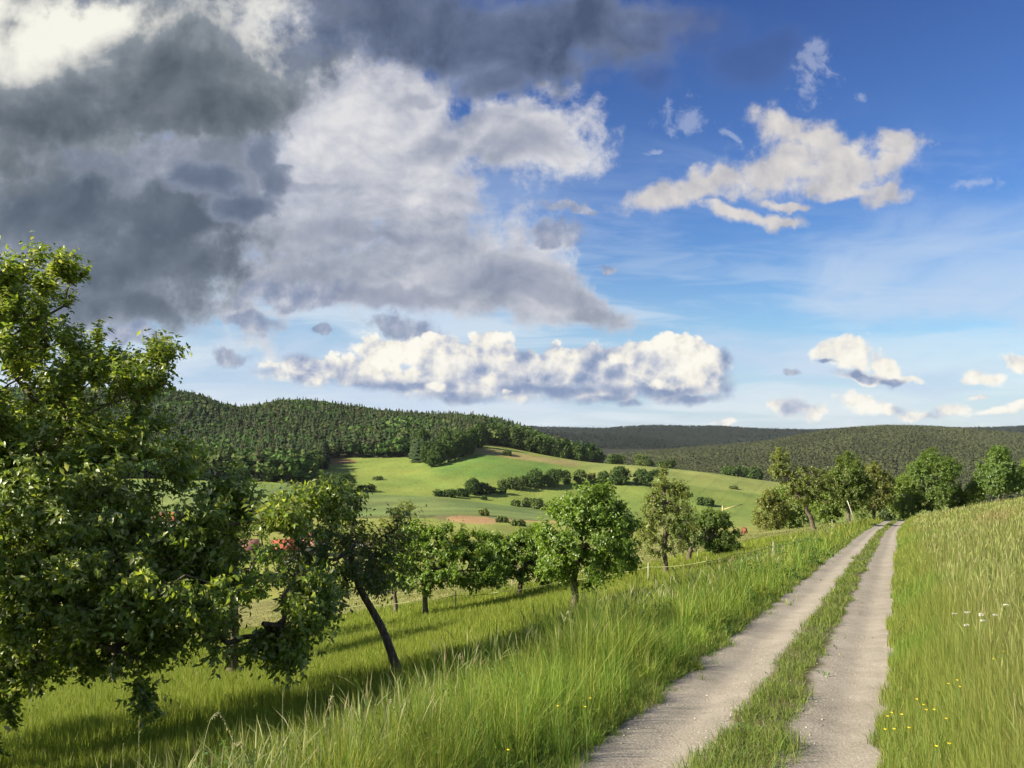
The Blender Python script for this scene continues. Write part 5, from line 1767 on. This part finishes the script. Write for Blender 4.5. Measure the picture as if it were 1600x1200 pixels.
def buttercup(label, px, py, up=0.55, white=False):
    x, y, z = hit(px, py, up, y0=3)
    r = empty('yarrow' if white else 'buttercup', (x, y, z))
    tag(r, label, 'flower', 'white umbel flowers in the hay field' if white else 'yellow buttercups beside the track')
    rr = np.random.default_rng(int(px * 7 + py))
    lx, ly = rr.normal(0, .04, 2)
    P3 = [(0, 0, -.03), (lx * .3, ly * .3, up * .5), (lx, ly, up - .01)]
    Vb, Qb = stem_mesh(P3, .0022, .0015)
    mesh_np('stem', Vb, None, Qb, M_stem, r)
    V_, T_ = [], []
    if not white:
        for k in range(5):
            a = k * 2 * math.pi / 5 + rr.uniform(0, .3)
            o = len(V_)
            for (q, w_, h_) in ((.002, 0, 0), (.008, -.005, .004), (.008, .005, .004), (.0115, 0, .008)):
                V_.append((lx + q * math.cos(a) - w_ * math.sin(a), ly + q * math.sin(a) + w_ * math.cos(a), up + h_))
            T_ += [(o, o + 1, o + 3), (o, o + 3, o + 2)]
    else:
        for k in range(15):
            a, q = rr.uniform(0, 6.28), .026 * math.sqrt(rr.random())
            o = len(V_)
            cx, cy, cz = lx + q * math.cos(a), ly + q * math.sin(a), up + .012 - q * .25
            for s in range(4):
                V_.append((cx + .005 * math.cos(s * 1.57 + a), cy + .005 * math.sin(s * 1.57 + a), cz + rr.normal(0, .002)))
            V_.append((cx, cy, cz - .02))
            T_ += [(o, o + 1, o + 2), (o, o + 2, o + 3), (o, o + 4, o + 1), (o + 2, o + 4, o + 3)]
    mesh_np('flower_head', V_, T_, None, M_pet_w if white else M_pet_y, r)
    return r


for px, py, l in [(1390, 1121, 'upper left buttercup of the cluster nearest the track rim'), (1391, 1137, 'lowest left buttercup of the cluster nearest the track rim'), (1411, 1117, 'topmost buttercup of the cluster nearest the track rim'), (1417, 1124, 'buttercup just under the topmost one of the cluster by the rim'),
                  (1407, 1140, 'lowest and largest buttercup of the cluster by the track rim'), (1421, 1136, 'right hand buttercup of the cluster by the track rim'), (1447, 1112, 'upper buttercup of the pair right of the cluster'), (1454, 1120, 'lower buttercup of the pair right of the cluster'),
                  (1472, 1112, 'buttercup standing alone right of the pair'), (1480, 1070, 'buttercup below the white umbels, first of three'), (1491, 1069, 'buttercup below the white umbels, second of three'), (1507, 1063, 'buttercup below the white umbels, last of three'),
                  (1557, 1028, 'small buttercup far up the field near the picture edge'), (1577, 1020, 'topmost small buttercup near the picture edge'), (1450, 1160, 'low buttercup near the bottom of the field'), (1473, 1156, 'pale low buttercup near the bottom of the field'),
                  (1427, 1098, 'faint buttercup above the cluster by the track rim'), (1438, 1098, 'faint second buttercup above the cluster by the rim')]:
    buttercup(l, px, py, 0.56)
for px, py, l in [(1497, 960, 'leftmost white umbel of the white flower group'), (1499, 975, 'lowest white umbel of the white flower group'), (1510, 957, 'largest white umbel at the top of the group'), (1526, 961, 'white umbel in the middle of the group'), (1538, 972, 'white umbel low in the right half of the group'),
                  (1535, 961, 'white umbel above the low right one'), (1549, 960, 'rightmost white umbel of the group'), (1568, 945, 'single white umbel higher up the field than the group')]:
    buttercup(l, px, py, 0.80, True)
for px, py, l in [(875, 1106, 'tiny yellow flower low on the bank among the grass'), (921, 1092, 'yellow flower on the bank nearest the left wheel track'), (918, 1108, 'yellow flower just below its neighbour on the bank'), (790, 1168, 'yellow flower at the foot of the bank grass')]:
    buttercup(l, px, py, 0.5)


def stalk(label, px, Y, top_row, bend, head, droop_len=.0, pale=True):
    """one tall grass stalk with a seed head; bend: sideways lean in metres at the tip."""
    x, y, z = at(px, Y)
    h = (HY - top_row) / F * Y - z
    r = empty('grass_stalk', (x, y, z))
    tag(r, label, 'grass stalk', 'tall seed stalks at the near end of the bank')
    rr = np.random.default_rng(int(px))
    pts = []
    n = 14
    for i in range(n + 1):
        t = i / n
        if droop_len:
            zz = h * math.sin(min(t / .82, 1) * math.pi / 2) ** .8 - max(0, t - .8) * droop_len
        else:
            zz = h * t
        pts.append((bend * t ** 2.6, rr.normal(0, .004), zz))
    Vb, Qb = stem_mesh(pts, .0032, .0014, 5)
    mesh_np('stem', Vb, None, Qb, M_straw, r, smooth=True)
    k = 60 if head == 'brome' else 44
    pts = np.array(pts)
    t = 1 - rr.random(k) * (.34 if head == 'brome' else .22)
    ip = t * n
    i0 = np.clip(ip.astype(int), 0, n - 1)
    p = pts[i0] + (pts[i0 + 1] - pts[i0]) * (ip - i0)[:, None]
    d = pts[i0 + 1] - pts[i0]
    d /= np.linalg.norm(d, axis=1, keepdims=True)
    ax = d * .9 + rr.normal(0, .25 if head != 'brome' else .4, (k, 3))
    if head == 'brome':
        ax[:, 2] -= .7
    L_ = (0.020 if head == 'brome' else .013) * rr.uniform(.7, 1.3, k)
    Vl, Tl, kk = leaf_mesh(p, ax, rr.normal(0, 1, (k, 3)), L_, L_ * .28)
    mesh_np('seed_head', Vl, Tl, None, M_seed, r)
    return r


for a in [('tallest arching brome stalk at the near end of the bank', 312, 5.0, 1112, .22, 'brome', 1.0), ('smaller arching brome stalk beside the tallest one', 352, 4.9, 1158, .17, 'brome', .9), ('thin upright stalk far out in front of the apple shade', 219, 5.2, 1124, -.01, 'spike', 0),
          ('short upright stalk farthest out in front of the apple shade', 192, 5.2, 1162, .0, 'spike', 0), ('straight stalk left of the dense seed stalks', 440, 5.6, 1076, .01, 'spike', 0), ('pale stalk with a thick spike in the dense seed stalks', 475, 5.6, 1072, .03, 'spike', 0),
          ('second pale spike of the dense seed stalks', 491, 5.5, 1080, .01, 'spike', 0), ('third pale spike of the dense seed stalks, leaning outwards', 510, 5.7, 1070, .05, 'spike', 0), ('feathery stalk beside the leaning spikes', 523, 5.5, 1088, -.04, 'brome', .3),
          ('slightly bent stalk under the foot of the leaning tree', 600, 6.3, 1092, .10, 'brome', .6), ('long thin stalk whose tip shows against the tree shade', 640, 6.6, 1064, -.16, 'spike', 0), ('upright stalk between bank and leaning tree', 676, 6.8, 1040, .02, 'spike', 0),
          ('tall stalk with a loose head over the dark meadow shade', 714, 7.0, 1022, .05, 'brome', .4), ('nodding stalk in front of the round crowned apple tree', 893, 9.5, 955, -.08, 'brome', .5)]:
    stalk(*a)

# ================================================================== air
M_haze, gg = material('haze_air')
pv = gg.node('ShaderNodeVolumePrincipled')
pv.inputs['Color'].default_value = (0.80, 0.87, 0.95, 1)
pv.inputs['Density'].default_value = 0.000022
pv.inputs['Anisotropy'].default_value = 0.0
oo = gg.node('ShaderNodeOutputMaterial')
gg.nt.links.new(pv.outputs[0], oo.inputs['Volume'])
v, q = box_arr(-9600, 9600, -9600, 9600, -260, 190)
hz = mesh_np('haze', v, None, q, M_haze)
tag(hz, 'thin bluish summer haze filling the valley air', 'haze', kind='stuff')
